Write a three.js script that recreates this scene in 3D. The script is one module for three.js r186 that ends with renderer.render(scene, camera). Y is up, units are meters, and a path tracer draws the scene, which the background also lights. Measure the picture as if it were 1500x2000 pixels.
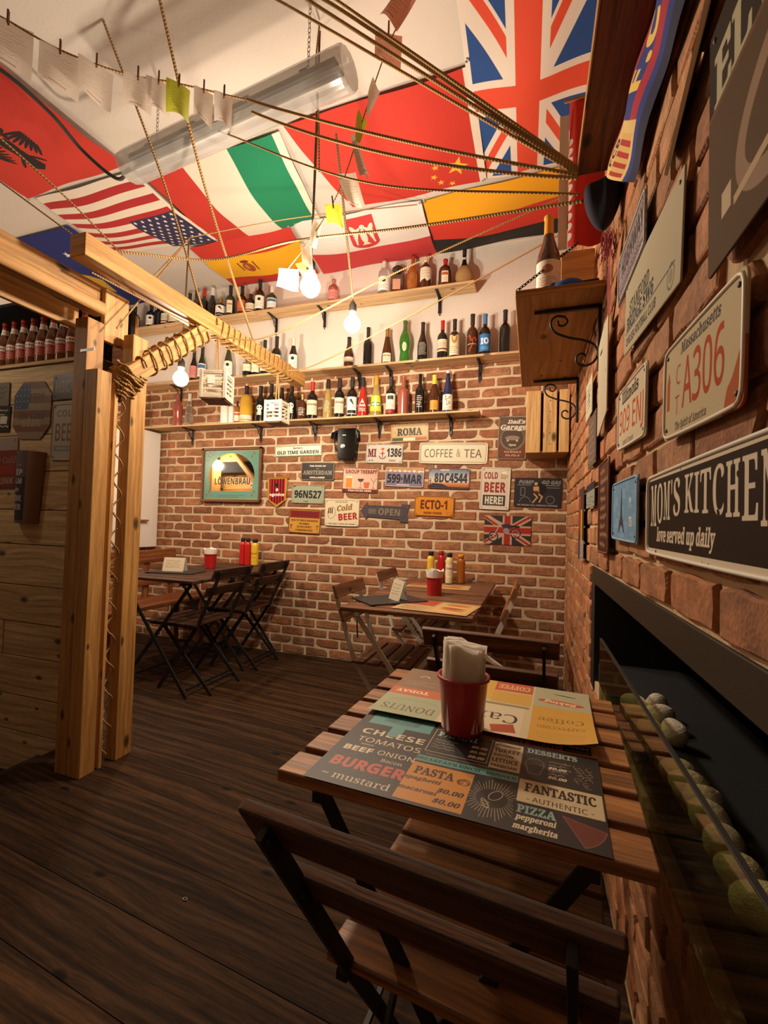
import * as THREE from 'three';
import { RoundedBoxGeometry } from 'three/addons/geometries/RoundedBoxGeometry.js';
import { FontLoader } from 'three/addons/loaders/FontLoader.js';
import { TextGeometry } from 'three/addons/geometries/TextGeometry.js';
import { mergeGeometries } from 'three/addons/utils/BufferGeometryUtils.js';

// ---------------------------------------------------------------- camera, light, exposure
const scene = new THREE.Scene();
scene.background = new THREE.Color(0x050506);
const camera = new THREE.PerspectiveCamera(97.5, 0.75, 0.02, 40);
camera.position.set(-0.235, 1.094, 3.354);
camera.rotation.order = 'YXZ';
camera.rotation.set(THREE.MathUtils.degToRad(1.56), THREE.MathUtils.degToRad(18.24), THREE.MathUtils.degToRad(1.63));
const renderer = new THREE.WebGLRenderer({ antialias: true });
renderer.toneMapping = THREE.LinearToneMapping;
renderer.toneMappingExposure = 0.49;
renderer.shadowMap.enabled = true;
const WARM = new THREE.Color(1.0, 0.815, 0.605);
// hanging globe bulbs: [x, y of globe centre, z, candela, y of cord top, cord top x, cord top z]
const BULBS = [
  { p: [-1.215, 2.168, 1.548], I: 2.3, top: [-1.135, 3.19, 1.69], label: 'brightest lit globe bulb, hanging on a twisted cord below the long clear tube light' },
  { p: [-1.204, 2.2, 1.072], I: 1.3, top: [-1.112, 2.86, 1.55], label: 'lit globe bulb glowing just above the middle bottle shelf' },
  { p: [-2.33, 1.964, 1.12], I: 1.7, top: [-2.075, 2.66, 1.375], label: 'lit globe bulb hanging beside the wooden posts, under the rope-wrapped brace' },
  { p: [-3.95, 1.76, 1.35], I: 0.9, top: [-3.95, 3.19, 1.35], label: 'lit globe bulb behind the plank wall, seen only in the blue framed mirror' },
  { p: [-3.1, 2.1, 2.35], I: 0.26, top: [-3.1, 3.19, 2.35], label: 'lit globe bulb out of view over the bar front, placed to light the plank wall' },  // bulb out of view, placed to light the plank wall and posts
];

// ---------------------------------------------------------------- helpers
const PI = Math.PI, rad = (d) => d * PI / 180;
function rng(seed) { let a = seed >>> 0; return () => { a |= 0; a = a + 0x6D2B79F5 | 0; let t = Math.imul(a ^ a >>> 15, 1 | a); t = t + Math.imul(t ^ t >>> 7, 61 | t) ^ t; return ((t ^ t >>> 14) >>> 0) / 4294967296; }; }
const V = (x, y, z) => new THREE.Vector3(x, y, z);
const used = new Map();
function numbered(n) { const k = used.get(n) || 0; used.set(n, k + 1); return k ? n + '_' + String(k).padStart(3, '0') : n; }
function meta(o, label, category, group, kind) { if (label) o.userData.label = label; if (category) o.userData.category = category; if (group) o.userData.group = group; if (kind) o.userData.kind = kind; return o; }
function thing(name, label, category, p = [0, 0, 0], ry = 0, group) { const g = new THREE.Group(); g.name = numbered(name); g.position.set(...p); g.rotation.y = ry; scene.add(g); return meta(g, label, category, group); }
function part(name, geo, mat, parent) { const m = new THREE.Mesh(geo, mat); m.name = name; m.castShadow = m.receiveShadow = true; parent.add(m); return m; }
function single(name, label, category, geo, mat, p = [0, 0, 0], ry = 0, group) { const m = new THREE.Mesh(geo, mat); m.name = numbered(name); m.castShadow = m.receiveShadow = true; m.position.set(...p); m.rotation.y = ry; scene.add(m); return meta(m, label, category, group); }
function struct(name, geo, mat) { const m = new THREE.Mesh(geo, mat); m.name = numbered(name); m.castShadow = m.receiveShadow = true; scene.add(m); return meta(m, null, null, null, 'structure'); }
function merge(list) { return mergeGeometries(list.map((g) => { const q = g.index ? g.toNonIndexed() : g; for (const k of Object.keys(q.attributes)) if (!['position', 'normal', 'uv'].includes(k)) q.deleteAttribute(k); q.clearGroups(); return q; })); }
// box with chamfered edges; uv in metres, u along the longest side (or axis)
function uvBox(g, axis, ou = 0, ov = 0) {
  const p = g.attributes.position, n = g.attributes.normal, uv = new Float32Array(p.count * 2);
  for (let i = 0; i < p.count; i++) {
    const P = [p.getX(i), p.getY(i), p.getZ(i)], N = [Math.abs(n.getX(i)), Math.abs(n.getY(i)), Math.abs(n.getZ(i))];
    const m = N[0] > N[1] && N[0] > N[2] ? 0 : N[1] > N[2] ? 1 : 2;
    const o = [0, 1, 2].filter((k) => k !== axis && k !== m);
    if (m === axis) { const q = [0, 1, 2].filter((k) => k !== axis); uv[2 * i] = P[q[0]] * .3 + ou; uv[2 * i + 1] = P[q[1]] + ov; }
    else { uv[2 * i] = P[axis] + ou; uv[2 * i + 1] = P[o[0]] + (m * .37) + ov; }
  }
  g.setAttribute('uv', new THREE.BufferAttribute(uv, 2)); return g;
}
let uvSeed = rng(99);
function box(w, h, d, x = 0, y = 0, z = 0, r = .003, axis = -1) {
  const rr = Math.min(r, w * .45, h * .45, d * .45);
  let g = rr > 0 ? new RoundedBoxGeometry(w, h, d, 1, rr) : new THREE.BoxGeometry(w, h, d);
  if (axis < 0) axis = w >= h && w >= d ? 0 : h >= d ? 1 : 2;
  g = uvBox(g.index ? g.toNonIndexed() : g, axis, uvSeed() * 3, uvSeed() * 3);
  g.translate(x, y, z); return g;
}
// box from min/max corners
const bb = (x0, x1, y0, y1, z0, z1, r = .003, axis = -1) => box(x1 - x0, y1 - y0, z1 - z0, (x0 + x1) / 2, (y0 + y1) / 2, (z0 + z1) / 2, r, axis);
// bar with rectangular section between two points
function bar(a, b, w, t, r = .002, twist = 0) {
  const A = V(...a), B = V(...b), L = A.distanceTo(B), g = box(w, L, t, 0, 0, 0, r, 1);
  const y = B.clone().sub(A).normalize(); let x = Math.abs(y.x) > .95 ? V(0, 0, 1) : V(1, 0, 0); const z = V(0, 0, 0).crossVectors(x, y).normalize(); x = V(0, 0, 0).crossVectors(y, z);
  const m = new THREE.Matrix4().makeBasis(x, y, z); if (twist) g.rotateY(twist);
  g.applyMatrix4(m); const c = A.add(B).multiplyScalar(.5); g.translate(c.x, c.y, c.z); return g;
}
function tube(pts, r, n = 24, k = 6, closed = false, linear = false) {
  const v = pts.map((p) => V(...p)); let c;
  if (linear) { c = new THREE.CurvePath(); for (let i = 0; i < v.length - 1; i++) c.add(new THREE.LineCurve3(v[i], v[i + 1])); } else c = new THREE.CatmullRomCurve3(v, closed, 'centripetal');
  const g = new THREE.TubeGeometry(c, n, r, k, closed), L = c.getLength(), uv = g.attributes.uv;
  for (let i = 0; i < uv.count; i++) { uv.setX(i, uv.getX(i) * L); uv.setY(i, uv.getY(i) * r * 6.3); }
  return g;
}
const lathe = (prof, n = 20) => new THREE.LatheGeometry(prof.map(([r, y]) => new THREE.Vector2(Math.max(r, 1e-4), y)), n);
const cyl = (r0, r1, h, x, y, z, n = 12) => { const g = new THREE.CylinderGeometry(r0, r1, h, n); g.translate(x, y, z); return g; };

// ---------------------------------------------------------------- textures
function noise2(seed) {
  const r = rng(seed), N = 256, t = new Float32Array(N * N); for (let i = 0; i < N * N; i++) t[i] = r();
  return (x, y, px, py) => { const xi = Math.floor(x), yi = Math.floor(y), fx = x - xi, fy = y - yi, sx = fx * fx * (3 - 2 * fx), sy = fy * fy * (3 - 2 * fy);
    const w = (a, p) => ((a % p) + p) % p, g = (a, b) => t[(w(b, py) % N) * N + (w(a, px) % N)];
    const a = g(xi, yi), b = g(xi + 1, yi), c = g(xi, yi + 1), d = g(xi + 1, yi + 1); return a + (b - a) * sx + (c - a) * sy + (a - b - c + d) * sx * sy; };
}
function dataTex(w, h, fn, srgb, rep = [1, 1]) {
  const d = new Uint8Array(w * h * 4);
  for (let y = 0; y < h; y++) for (let x = 0; x < w; x++) { const c = fn(x / w, y / h); const i = (y * w + x) * 4; for (let k = 0; k < 3; k++) d[i + k] = Math.max(0, Math.min(255, c[k] * 255)); d[i + 3] = 255; }
  const t = new THREE.DataTexture(d, w, h, THREE.RGBAFormat); t.magFilter = THREE.LinearFilter; t.minFilter = THREE.LinearMipmapLinearFilter; t.generateMipmaps = true; t.wrapS = t.wrapT = THREE.RepeatWrapping; t.repeat.set(...rep); if (srgb) t.colorSpace = THREE.SRGBColorSpace; t.needsUpdate = true; return t;
}
// grain along u: tile is 1 m x 0.5 m
function woodTex(seed, contrast, dark, knots) {
  const n = noise2(seed), r = rng(seed + 7), K = []; for (let i = 0; i < knots; i++) K.push([r(), r(), .008 + r() * .012]);
  return dataTex(1024, 512, (u, v) => {
    let bend = n(u * 4, v * 6, 4, 6) * .05, kd = 0;
    for (const [ku, kv, kr] of K) { let du = Math.abs(u - ku); du = Math.min(du, 1 - du); let dv = v - kv; if (dv > .5) dv -= 1; if (dv < -.5) dv += 1; const q = Math.hypot(du * .5, dv * .5) / kr; bend += .018 * Math.exp(-q * q * .25) * Math.sign(dv); if (q < 1) kd = Math.max(kd, 1 - q * q); }
    const vv = v + bend;
    let g = n(u * 3, vv * 40, 3, 40) * .5 + n(u * 8, vv * 120, 8, 120) * .3 + n(u * 40, vv * 250, 40, 250) * .2;
    const big = n(u * 2, v * 5, 2, 5);
    let m = 1 - contrast * (.9 - g * 1.3) - .12 * contrast * (1 - big) - kd * .55;
    return [m, m * (1 - dark * (1 - g)), m * (1 - dark * 2 * (1 - g))];
  }, true, [1, 2]);
}
const pineTex = woodTex(3, .34, .06, 7), oldTex = woodTex(11, .62, .05, 2), floorTex = woodTex(23, .75, .05, 2);
const floorN = noise2(51);
const grime = dataTex(512, 512, (u, v) => { const a = floorN(u * 6, v * 6, 6, 6) * .5 + floorN(u * 19, v * 19, 19, 19) * .3 + floorN(u * 90, v * 90, 90, 90) * .2; const m = .5 + a * .55; return [m, m, m]; }, false);
const nb = noise2(61);
const brickTex = dataTex(512, 512, (u, v) => { const a = nb(u * 9, v * 14, 9, 14) * .45 + nb(u * 40, v * 50, 40, 50) * .3 + nb(u * 160, v * 160, 160, 160) * .25; const blotch = nb(u * 5, v * 5, 5, 5); const m = .62 + a * .5; return [m, m * (.93 + .1 * blotch), m * (.9 + .16 * blotch)]; }, true, [1.7, 1.7]);
const brickBump = dataTex(512, 512, (u, v) => { const a = nb(u * 9, v * 14, 9, 14) * .4 + nb(u * 40, v * 50, 40, 50) * .35 + nb(u * 160, v * 160, 160, 160) * .25; return [a, a, a]; }, false, [1.7, 1.7]);
const plasterBump = dataTex(512, 512, (u, v) => { const a = nb(u * 20, v * 20, 20, 20) * .5 + nb(u * 120, v * 120, 120, 120) * .5; return [a, a, a]; }, false);
const ropeBump = dataTex(64, 64, (u, v) => { const s = Math.abs(Math.sin((u * 4 + v) * PI)); return [s, s, s]; }, false, [22, 20]);
const ropeTex = dataTex(64, 64, (u, v) => { const s = .72 + .28 * Math.abs(Math.sin((u * 4 + v) * PI)); return [s, s * .98, s * .93]; }, true, [22, 20]);
const clothBump = dataTex(128, 128, (u, v) => { const s = .5 + .25 * Math.sin(u * 2 * PI * 64) + .25 * Math.sin(v * 2 * PI * 64); return [s, s, s]; }, false, [6, 6]);
function canvas(w, h, draw) { const c = document.createElement('canvas'); c.width = w; c.height = h; const x = c.getContext('2d'); draw(x, w, h); const t = new THREE.CanvasTexture(c); t.colorSpace = THREE.SRGBColorSpace; t.anisotropy = 8; return t; }
function rr(x, a, b, w, h, r) { x.beginPath(); x.moveTo(a + r, b); x.lineTo(a + w - r, b); x.quadraticCurveTo(a + w, b, a + w, b + r); x.lineTo(a + w, b + h - r); x.quadraticCurveTo(a + w, b + h, a + w - r, b + h); x.lineTo(a + r, b + h); x.quadraticCurveTo(a, b + h, a, b + h - r); x.lineTo(a, b + r); x.quadraticCurveTo(a, b, a + r, b); x.closePath(); }
// text centred at (cx, cy), cap height about h, squeezed or stretched to width w
function tx(x, s, cx, cy, h, color, { w = 0, font = 'sans-serif', b = 'bold', i = '', rot = 0, stroke = null, lw = 2 } = {}) {
  x.save(); x.translate(cx, cy); if (rot) x.rotate(rot); x.font = `${i} ${b} ${Math.round(h * 1.38)}px ${font}`; x.textAlign = 'center'; x.textBaseline = 'alphabetic';
  const m = x.measureText(s).width; if (w && m) x.scale(w / m, 1); if (!stroke && b === 'bold' && h > 14) { stroke = color; lw = h * (font === 'serif' ? .07 : .06); } if (stroke) { x.strokeStyle = stroke; x.lineWidth = lw; x.lineJoin = 'round'; x.strokeText(s, 0, h / 2); } x.fillStyle = color; x.fillText(s, 0, h / 2); x.restore();
}
function scribble(x, x0, y0, w, lines, lh, color, seed = 1, lw = 2) { const r = rng(seed); x.strokeStyle = color; x.lineWidth = lw; for (let k = 0; k < lines; k++) { x.beginPath(); let a = x0, y = y0 + k * lh; x.moveTo(a, y); const end = x0 + w * (.6 + r() * .4); while (a < end) { a += 3 + r() * 6; x.lineTo(a, y + (r() - .5) * lh * .5); } x.stroke(); } }
function wear(x, w, h, n, color, seed) { const r = rng(seed); x.fillStyle = color; for (let k = 0; k < n; k++) { const e = r() < .7, a = r() * w, b = e ? (r() < .5 ? r() * h * .06 : h - r() * h * .06) : r() * h; x.beginPath(); x.ellipse(a, b, 1 + r() * w * .012, 1 + r() * w * .006, r() * 3, 0, 7); x.fill(); } }
function star(x, cx, cy, R, rot = 0) { x.beginPath(); for (let k = 0; k < 10; k++) { const a = rot + k * PI / 5 - PI / 2, q = k % 2 ? R * .4 : R; x[k ? 'lineTo' : 'moveTo'](cx + Math.cos(a) * q, cy + Math.sin(a) * q); } x.closePath(); x.fill(); }

// ---------------------------------------------------------------- materials
const std = (o) => new THREE.MeshStandardMaterial(o), phy = (o) => new THREE.MeshPhysicalMaterial(o);
const lin = (r, g, b) => new THREE.Color().setRGB(r, g, b);
const wood = (c, map, rough = .6, bump = .0006) => std({ color: c, map, roughness: rough, bumpMap: map, bumpScale: bump });
const M = {
  pine: wood(lin(.56, .31, .09), pineTex, .6), pineB: wood(lin(.46, .235, .062), pineTex, .6), pineC: wood(lin(.64, .38, .14), pineTex, .6), shelf: wood(lin(.74, .52, .28), pineTex, .55),
  crate: wood(lin(.8, .55, .24), pineTex, .55), plank: wood(lin(.6, .43, .23), pineTex, .8, .0012), plankB: wood(lin(.66, .5, .28), pineTex, .7, .0012), redend: wood(lin(.42, .19, .08), pineTex, .7),
  teak: wood(lin(.46, .2, .058), oldTex, .5, .001), teakB: wood(lin(.4, .165, .048), oldTex, .5, .001), teakD: wood(lin(.24, .1, .045), oldTex, .45, .001), teakShaded: wood(lin(.085, .035, .018), oldTex, .5, .001), bench: wood(lin(.3, .1, .035), oldTex, .5),  // the darkest teak is deepened for the weak light at the left tables
  board: wood(lin(.22, .075, .03), oldTex, .6), darkplank: wood(lin(.045, .03, .02), oldTex, .7),
  iron: std({ color: lin(.012, .013, .016), roughness: .45, metalness: .3 }), blackiron: std({ color: lin(.015, .014, .013), roughness: .55, metalness: .2 }), whitemetal: std({ color: lin(.62, .57, .5), roughness: .45 }),
  steel: std({ color: lin(.55, .55, .55), roughness: .35, metalness: 1 }), lintel: phy({ color: lin(.03, .02, .013), roughness: .6, specularIntensity: .4 }),
  plaster: std({ color: lin(.74, .68, .62), roughness: .95, bumpMap: plasterBump, bumpScale: .0012 }), ceiling: std({ color: lin(.6, .54, .49), roughness: .95, bumpMap: plasterBump, bumpScale: .001 }),
  mortarR: std({ color: lin(.55, .38, .22), roughness: .95, bumpMap: brickBump, bumpScale: .003 }), mortar: std({ color: lin(.62, .49, .33), roughness: .95, bumpMap: brickBump, bumpScale: .003 }), white: std({ color: lin(.78, .76, .72), roughness: .6 }),
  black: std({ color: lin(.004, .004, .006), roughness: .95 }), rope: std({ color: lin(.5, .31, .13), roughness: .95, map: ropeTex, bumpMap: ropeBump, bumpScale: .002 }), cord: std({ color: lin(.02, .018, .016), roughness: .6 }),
  twist: std({ color: lin(.16, .1, .05), roughness: .9, map: ropeTex, bumpMap: ropeBump, bumpScale: .001 }), bakelite: phy({ color: lin(.004, .004, .004), roughness: .2, specularIntensity: .45 }),
  redplastic: phy({ color: lin(.42, .012, .014), roughness: .34, clearcoat: .3 }), pebble: std({ color: lin(.72, .64, .5), roughness: .7, bumpMap: plasterBump, bumpScale: .002 }),
  pin: std({ color: lin(.2, .09, .04), roughness: .8 }), brass: std({ color: lin(.7, .5, .2), roughness: .3, metalness: 1 }), rim: std({ color: lin(.3, .26, .22), roughness: .5, metalness: .4 }), dark: std({ color: lin(.02, .018, .018), roughness: .6 }),
};
for (const k in M) M[k].name = k;

// ---------------------------------------------------------------- the setting
const XL = -4.4, ZF = 4.5, H = 3.2, PX = -2.33;
// floor: dark stained boards, laid a few degrees off the wall
{
  const floor = struct('floor', merge([bb(PX, 0, -.06, -.004, 0, ZF, 0), bb(XL, PX, -.06, -.004, 0, 1.8, 0)]), M.darkplank);
  const mats = [lin(.072, .034, .0135), lin(.064, .031, .0125), lin(.082, .039, .015), lin(.057, .028, .012)].map((c, i) => { const m = phy({ color: c, map: floorTex, roughness: .8, specularIntensity: .4, bumpMap: floorTex, bumpScale: .0016 }); m.name = 'floorboard' + i; return m; });
  const a = rad(5.5), c = Math.cos(a), s = Math.sin(a), W = .19, r = rng(5);
  const clip = (poly, f) => { const o = []; for (let i = 0; i < poly.length; i++) { const p = poly[i], q = poly[(i + 1) % poly.length], fp = f(p), fq = f(q); if (fp >= 0) o.push(p); if (fp * fq < 0) { const t = fp / (fp - fq); o.push([p[0] + (q[0] - p[0]) * t, p[1] + (q[1] - p[1]) * t]); } } return o; };
  for (let k = -6; k < 32; k++) {
    const v0 = k * W + .001, v1 = (k + 1) * W - .001, mat = mats[Math.floor(r() * 4)], ou = r() * 5, ov = r() * 5, lift = r() * .002;
    for (const [x0, x1, z0, z1] of [[PX, -.003, .003, ZF], [XL + .003, PX, .003, 1.8]]) {
      let P = [[-6, v0], [2, v0], [2, v1], [-6, v1]].map(([u, v]) => [u * c - v * s, u * s + v * c]);
      P = clip(P, (p) => p[0] - x0); P = clip(P, (p) => x1 - p[0]); P = clip(P, (p) => p[1] - z0); P = clip(P, (p) => z1 - p[1]);
      if (P.length < 3) continue;
      const sh = new THREE.Shape(P.map(([x, z]) => new THREE.Vector2(x, -z)));
      const g = new THREE.ExtrudeGeometry(sh, { depth: .012, bevelEnabled: true, bevelThickness: .001, bevelSize: -.0012, bevelOffset: 0, bevelSegments: 1 });
      g.rotateX(-PI / 2); g.translate(0, -.014 + lift, 0);
      const p = g.attributes.position, uv = g.attributes.uv; for (let i = 0; i < p.count; i++) { const x = p.getX(i), z = p.getZ(i); uv.setXY(i, x * c + z * s + ou, -x * s + z * c + ov); }
      part('plank', g, mat, floor);
    }
  }
  struct('floor', bb(XL, PX, -.24, -.16, 1.72, ZF, 0), std({ color: lin(.012, .016, .03), roughness: .9 }));
  struct('trim_1', bb(PX - .03, PX, -.16, -.002, 1.86, ZF, .004), M.darkplank);
}
const ceil = struct('ceiling', bb(XL - .2, .6, H, H + .1, -.2, ZF + .2, 0), M.ceiling);
const wallB = struct('wall_back', bb(XL - .2, .6, -.2, H, -.2, 0, 0), M.plaster);
struct('wall_left', bb(XL - .2, XL, -.24, H, 0, ZF, 0), M.plaster);
struct('wall_front', bb(XL - .2, .6, -.24, H, ZF, ZF + .2, 0), std({ color: lin(.35, .26, .18), roughness: .9 }));
const OZ = 1.42, OY0 = .53, OY1 = .895;               // opening in the right wall behind the near table
const wallR = struct('wall_right', merge([bb(0, .3, -.2, H, 0, OZ, 0), bb(0, .3, -.2, OY0, OZ, ZF, 0), bb(0, .3, OY1, H, OZ, ZF, 0)]), M.mortarR);
struct('wall_right_dark_recess', merge([bb(.55, .6, -.2, H, 0, ZF, 0), bb(.3, .55, OY1 + .02, OY1 + .06, OZ - .1, ZF, 0), bb(.3, .55, .3, OY0 - .02, OZ - .1, ZF, 0), bb(.3, .55, OY0 - .05, OY1 + .05, OZ - .14, OZ - .1, 0)]), M.black);  // closing walls coloured black to stand for the darkness behind the opening
// bricks, each its own mesh
{
  const R = rng(77), geos = [];
  for (let k = 0; k < 14; k++) {
    const w = .198, h = .0585, P = [], N = 14;
    const edge = [[-.5, -.5], [-.25, -.5], [0, -.5], [.25, -.5], [.5, -.5], [.5, 0], [.5, .5], [.25, .5], [0, .5], [-.25, .5], [-.5, .5], [-.5, 0]];
    edge.forEach(([a, b], i) => { const corner = Math.abs(a) === .5 && Math.abs(b) === .5, cut = corner ? (R() < .05 ? .012 : .002) : 0; P.push([a * w - Math.sign(a) * cut * (1 + R()) + (R() - .5) * .003, b * h - Math.sign(b) * cut * .6 + (R() - .5) * .005]); });
    const pos = [], n = P.length, front = P.map(([a, b]) => [a * .972, b * .88, .0065 + R() * .0025]), mid = P.map(([a, b]) => [a, b, .0035 + R() * .0015]), back = P.map(([a, b]) => [a * 1.01, b * 1.03, -.004]);
    const c = [0, 0, .0085], tri = (a, b, d) => pos.push(...a, ...b, ...d);
    for (let i = 0; i < n; i++) { const j = (i + 1) % n; tri(c, front[i], front[j]); tri(front[i], mid[i], mid[j]); tri(front[i], mid[j], front[j]); tri(mid[i], back[i], back[j]); tri(mid[i], back[j], mid[j]); }
    const g = new THREE.BufferGeometry(); g.setAttribute('position', new THREE.Float32BufferAttribute(pos, 3)); g.computeVertexNormals();
    const uv = []; for (let i = 0; i < pos.length; i += 3) uv.push(pos[i] + k * .31, pos[i + 1] + pos[i + 2] + k * .17); g.setAttribute('uv', new THREE.Float32BufferAttribute(uv, 2)); geos.push(g);
  }
  const cols1 = [[.42, .18, .082], [.37, .165, .08], [.47, .225, .108], [.32, .135, .066], [.42, .21, .11], [.36, .18, .088]].map((c, i) => { const m = std({ color: lin(...c), map: brickTex, roughness: .88, bumpMap: brickBump, bumpScale: .004 }); m.name = 'brick' + i; return m; });
  const cols2 = [[.5, .205, .08], [.44, .19, .08], [.52, .25, .108], [.4, .17, .075], [.5, .235, .108], [.42, .205, .09]].map((c, i) => { const m = std({ color: lin(...c), map: brickTex, roughness: .9, bumpMap: brickBump, bumpScale: .004 }); m.name = 'rightbrickLit' + i; return m; });  // lighter brick colours stand for the stronger light on the right wall
  const PW = .2135, PH = .0757;
  function wall(parent, a0, a1, y1, place, skip, rank, off, row0 = 0, sy = 1, cols = cols1) {
    const list = [];
    for (let row = 0; (row + row0) * PH + PH * .6 < y1; row++) {
      const y = (row + row0) * PH + PH / 2, sh = (row % 2 ? .5 : 0) * PW + off + (R() - .5) * .02;
      for (let k = -2; k < 30; k++) {
        let u0 = a0 + sh + (k) * PW, u1 = u0 + PW; if (u1 < a0 + .03 || u0 > a1 - .03) continue; u0 = Math.max(u0, a0); u1 = Math.min(u1, a1);
        for (const [s0, s1] of skip(u0, u1, y)) if (s1 - s0 > .03) list.push({ u: (s0 + s1) / 2, y, w: s1 - s0, s: rank((s0 + s1) / 2, y), g: Math.floor(R() * 14), m: Math.floor(R() * 6), t: (R() - .5) * .012, d: (R() - .5) * .003, f: R() < .5 });
      }
    }
    list.sort((p, q) => q.s - p.s);
    const rest = []; const mtx = new THREE.Matrix4(), e = new THREE.Euler();
    list.forEach((b, i) => {
      const o = new THREE.Object3D(); place(o, b.u, b.y, b.d, b.t + (b.f ? PI : 0)); o.scale.set((b.w - .0145) / .2, sy, 1); o.updateMatrix();
      if (i < 300) { const m = part('brick', geos[b.g], cols[b.m], parent); m.matrix.copy(o.matrix); m.matrix.decompose(m.position, m.quaternion, m.scale); }
      else rest.push([b.m, geos[b.g].clone().applyMatrix4(o.matrix)]);
    });
    for (let k = 0; k < 6; k++) { const l = rest.filter((q) => q[0] === k).map((q) => q[1]); if (l.length) part('brick_courses', merge(l), cols[k], parent).userData.kind = 'stuff'; }
  }
  const C = camera.position;
  part('mortar', bb(XL, -.001, 0, 2.325, 0, .006, 0), M.mortar, wallB);
  wall(wallB, XL, -.004, 2.325, (o, u, y, d, t) => { o.position.set(u, y, .004 + d); o.rotation.z = t; }, (a, b) => [[a, b]],
    (u, y) => (u < -3.56 || (y < .7 && u < -2.05) ? -10 : (y > 1.93 && y < 1.98 ? -3 : 0) - Math.hypot(u - C.x, C.z)), .05);
  wall(wallR, .016, ZF - .2, H, (o, u, y, d, t) => { o.position.set(-.002 - d, y, u); o.rotation.set(0, -PI / 2, 0); o.rotateZ(t); },
    (a, b, y) => (y > OY0 - .035 && y < .96 + .03 ? (a >= OZ - .02 ? [] : [[a, Math.min(b, OZ - .02)]]) : [[a, b]]),
    (u, y) => (u > 3.1 ? -10 : y > 1.4 ? -Math.hypot(u - 2.4, y - 1.1) * 1.2 : u > 1.6 && y < .4 ? -1.4 : -Math.hypot(u - 2.6, (y - 1.2))), .1, .66, 1.1, cols2);
}
// steel lintel, jamb, ledge and glass of the opening
{
  const w = struct('window_1', merge([bb(-.005, .02, OY1, .955, OZ - .01, ZF - .4, .003), bb(-.005, .25, OY1 - .004, OY1 + .004, OZ - .01, ZF - .4, .002)]), M.lintel);
  part('jamb', bb(-.006, .28, .5, OY1 - .005, OZ - .01, OZ + .07, .003), M.blackiron, w);
  part('ledge', bb(.012, .3, .52, .6, OZ + .07, ZF - .4, .004), M.black, w);  // ledge coloured black so the recess stays dark under the bulbs
  const glass = phy({ color: lin(.74, .78, .58), roughness: .02, transmission: 1, thickness: 0, ior: 2.3, specularIntensity: 1 }); glass.name = 'window glass';
  const pane = part('pane', bb(-.044, -.038, .60, .783, 1.93, ZF - .9, .001), glass, w);
  part('glass_edge', bb(-.0445, -.0375, .7835, .7865, 1.93, ZF - .9, .0005), M.dark, pane); for (const z of [1.97, 2.9]) part('glass_clamp', bb(-.046, .014, .585, .612, z - .012, z + .012, .002), M.blackiron, w);
}
// partition of the bar: plank wall with boards
{
  const w = struct('wall_bar', merge([bb(XL, -2.16, -.2, 1.83, 1.71, 1.785, 0)]), M.darkplank), r = rng(8);
  let y = -.16; const hs = [.2, .17, .19, .165, .18, .2, .17, .19, .18, .16, .185];
  for (const h of hs) { const t = Math.min(y + h, 1.83); if (t - y > .03) { let x = XL + .002; for (const q of [-3.2 + r() * .5, -2.162]) { part('plank', bb(x, q - .002, y + .0015, t - .0015, 1.785, 1.80 + r() * .004, .003, 0), r() < .5 ? M.plank : M.plankB, w); x = q; } } y = t; }
  part('ledge', bb(XL, -2.2, 1.83, 1.848, 1.58, 1.815, .003), M.plank, w);
  for (let k = 0; k < 5; k++) part('plank', bb(XL + .002, -2.17, 1.0 + k * .165, 1.162 + k * .165, 1.69, 1.7095, .003, 0), k % 2 ? M.pine : M.pineB, w);  // rear boards out of direct view, placed to brighten the mirror reflection
  struct('wall_bar_dark_back', merge([bb(XL, -2.24, 1.7, 2.16, 1.55, 1.575, 0), bb(XL, -2.24, 2.16, 2.175, 1.55, 1.80, 0)]), M.black);  // black backdrop; its unseen lid keeps the space behind the bottles dark
  { const q = struct('wall_bar_mirror_cladding', bb(XL, -2.24, 1.84, 1.99, 1.53, 1.5495, .003, 0), M.pine); part('plank', bb(XL, -2.24, 1.993, 2.16, 1.53, 1.5495, .003, 0), M.pineB, q); }  // rear cladding out of direct view, put there as bright wood for the mirror
}

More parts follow.
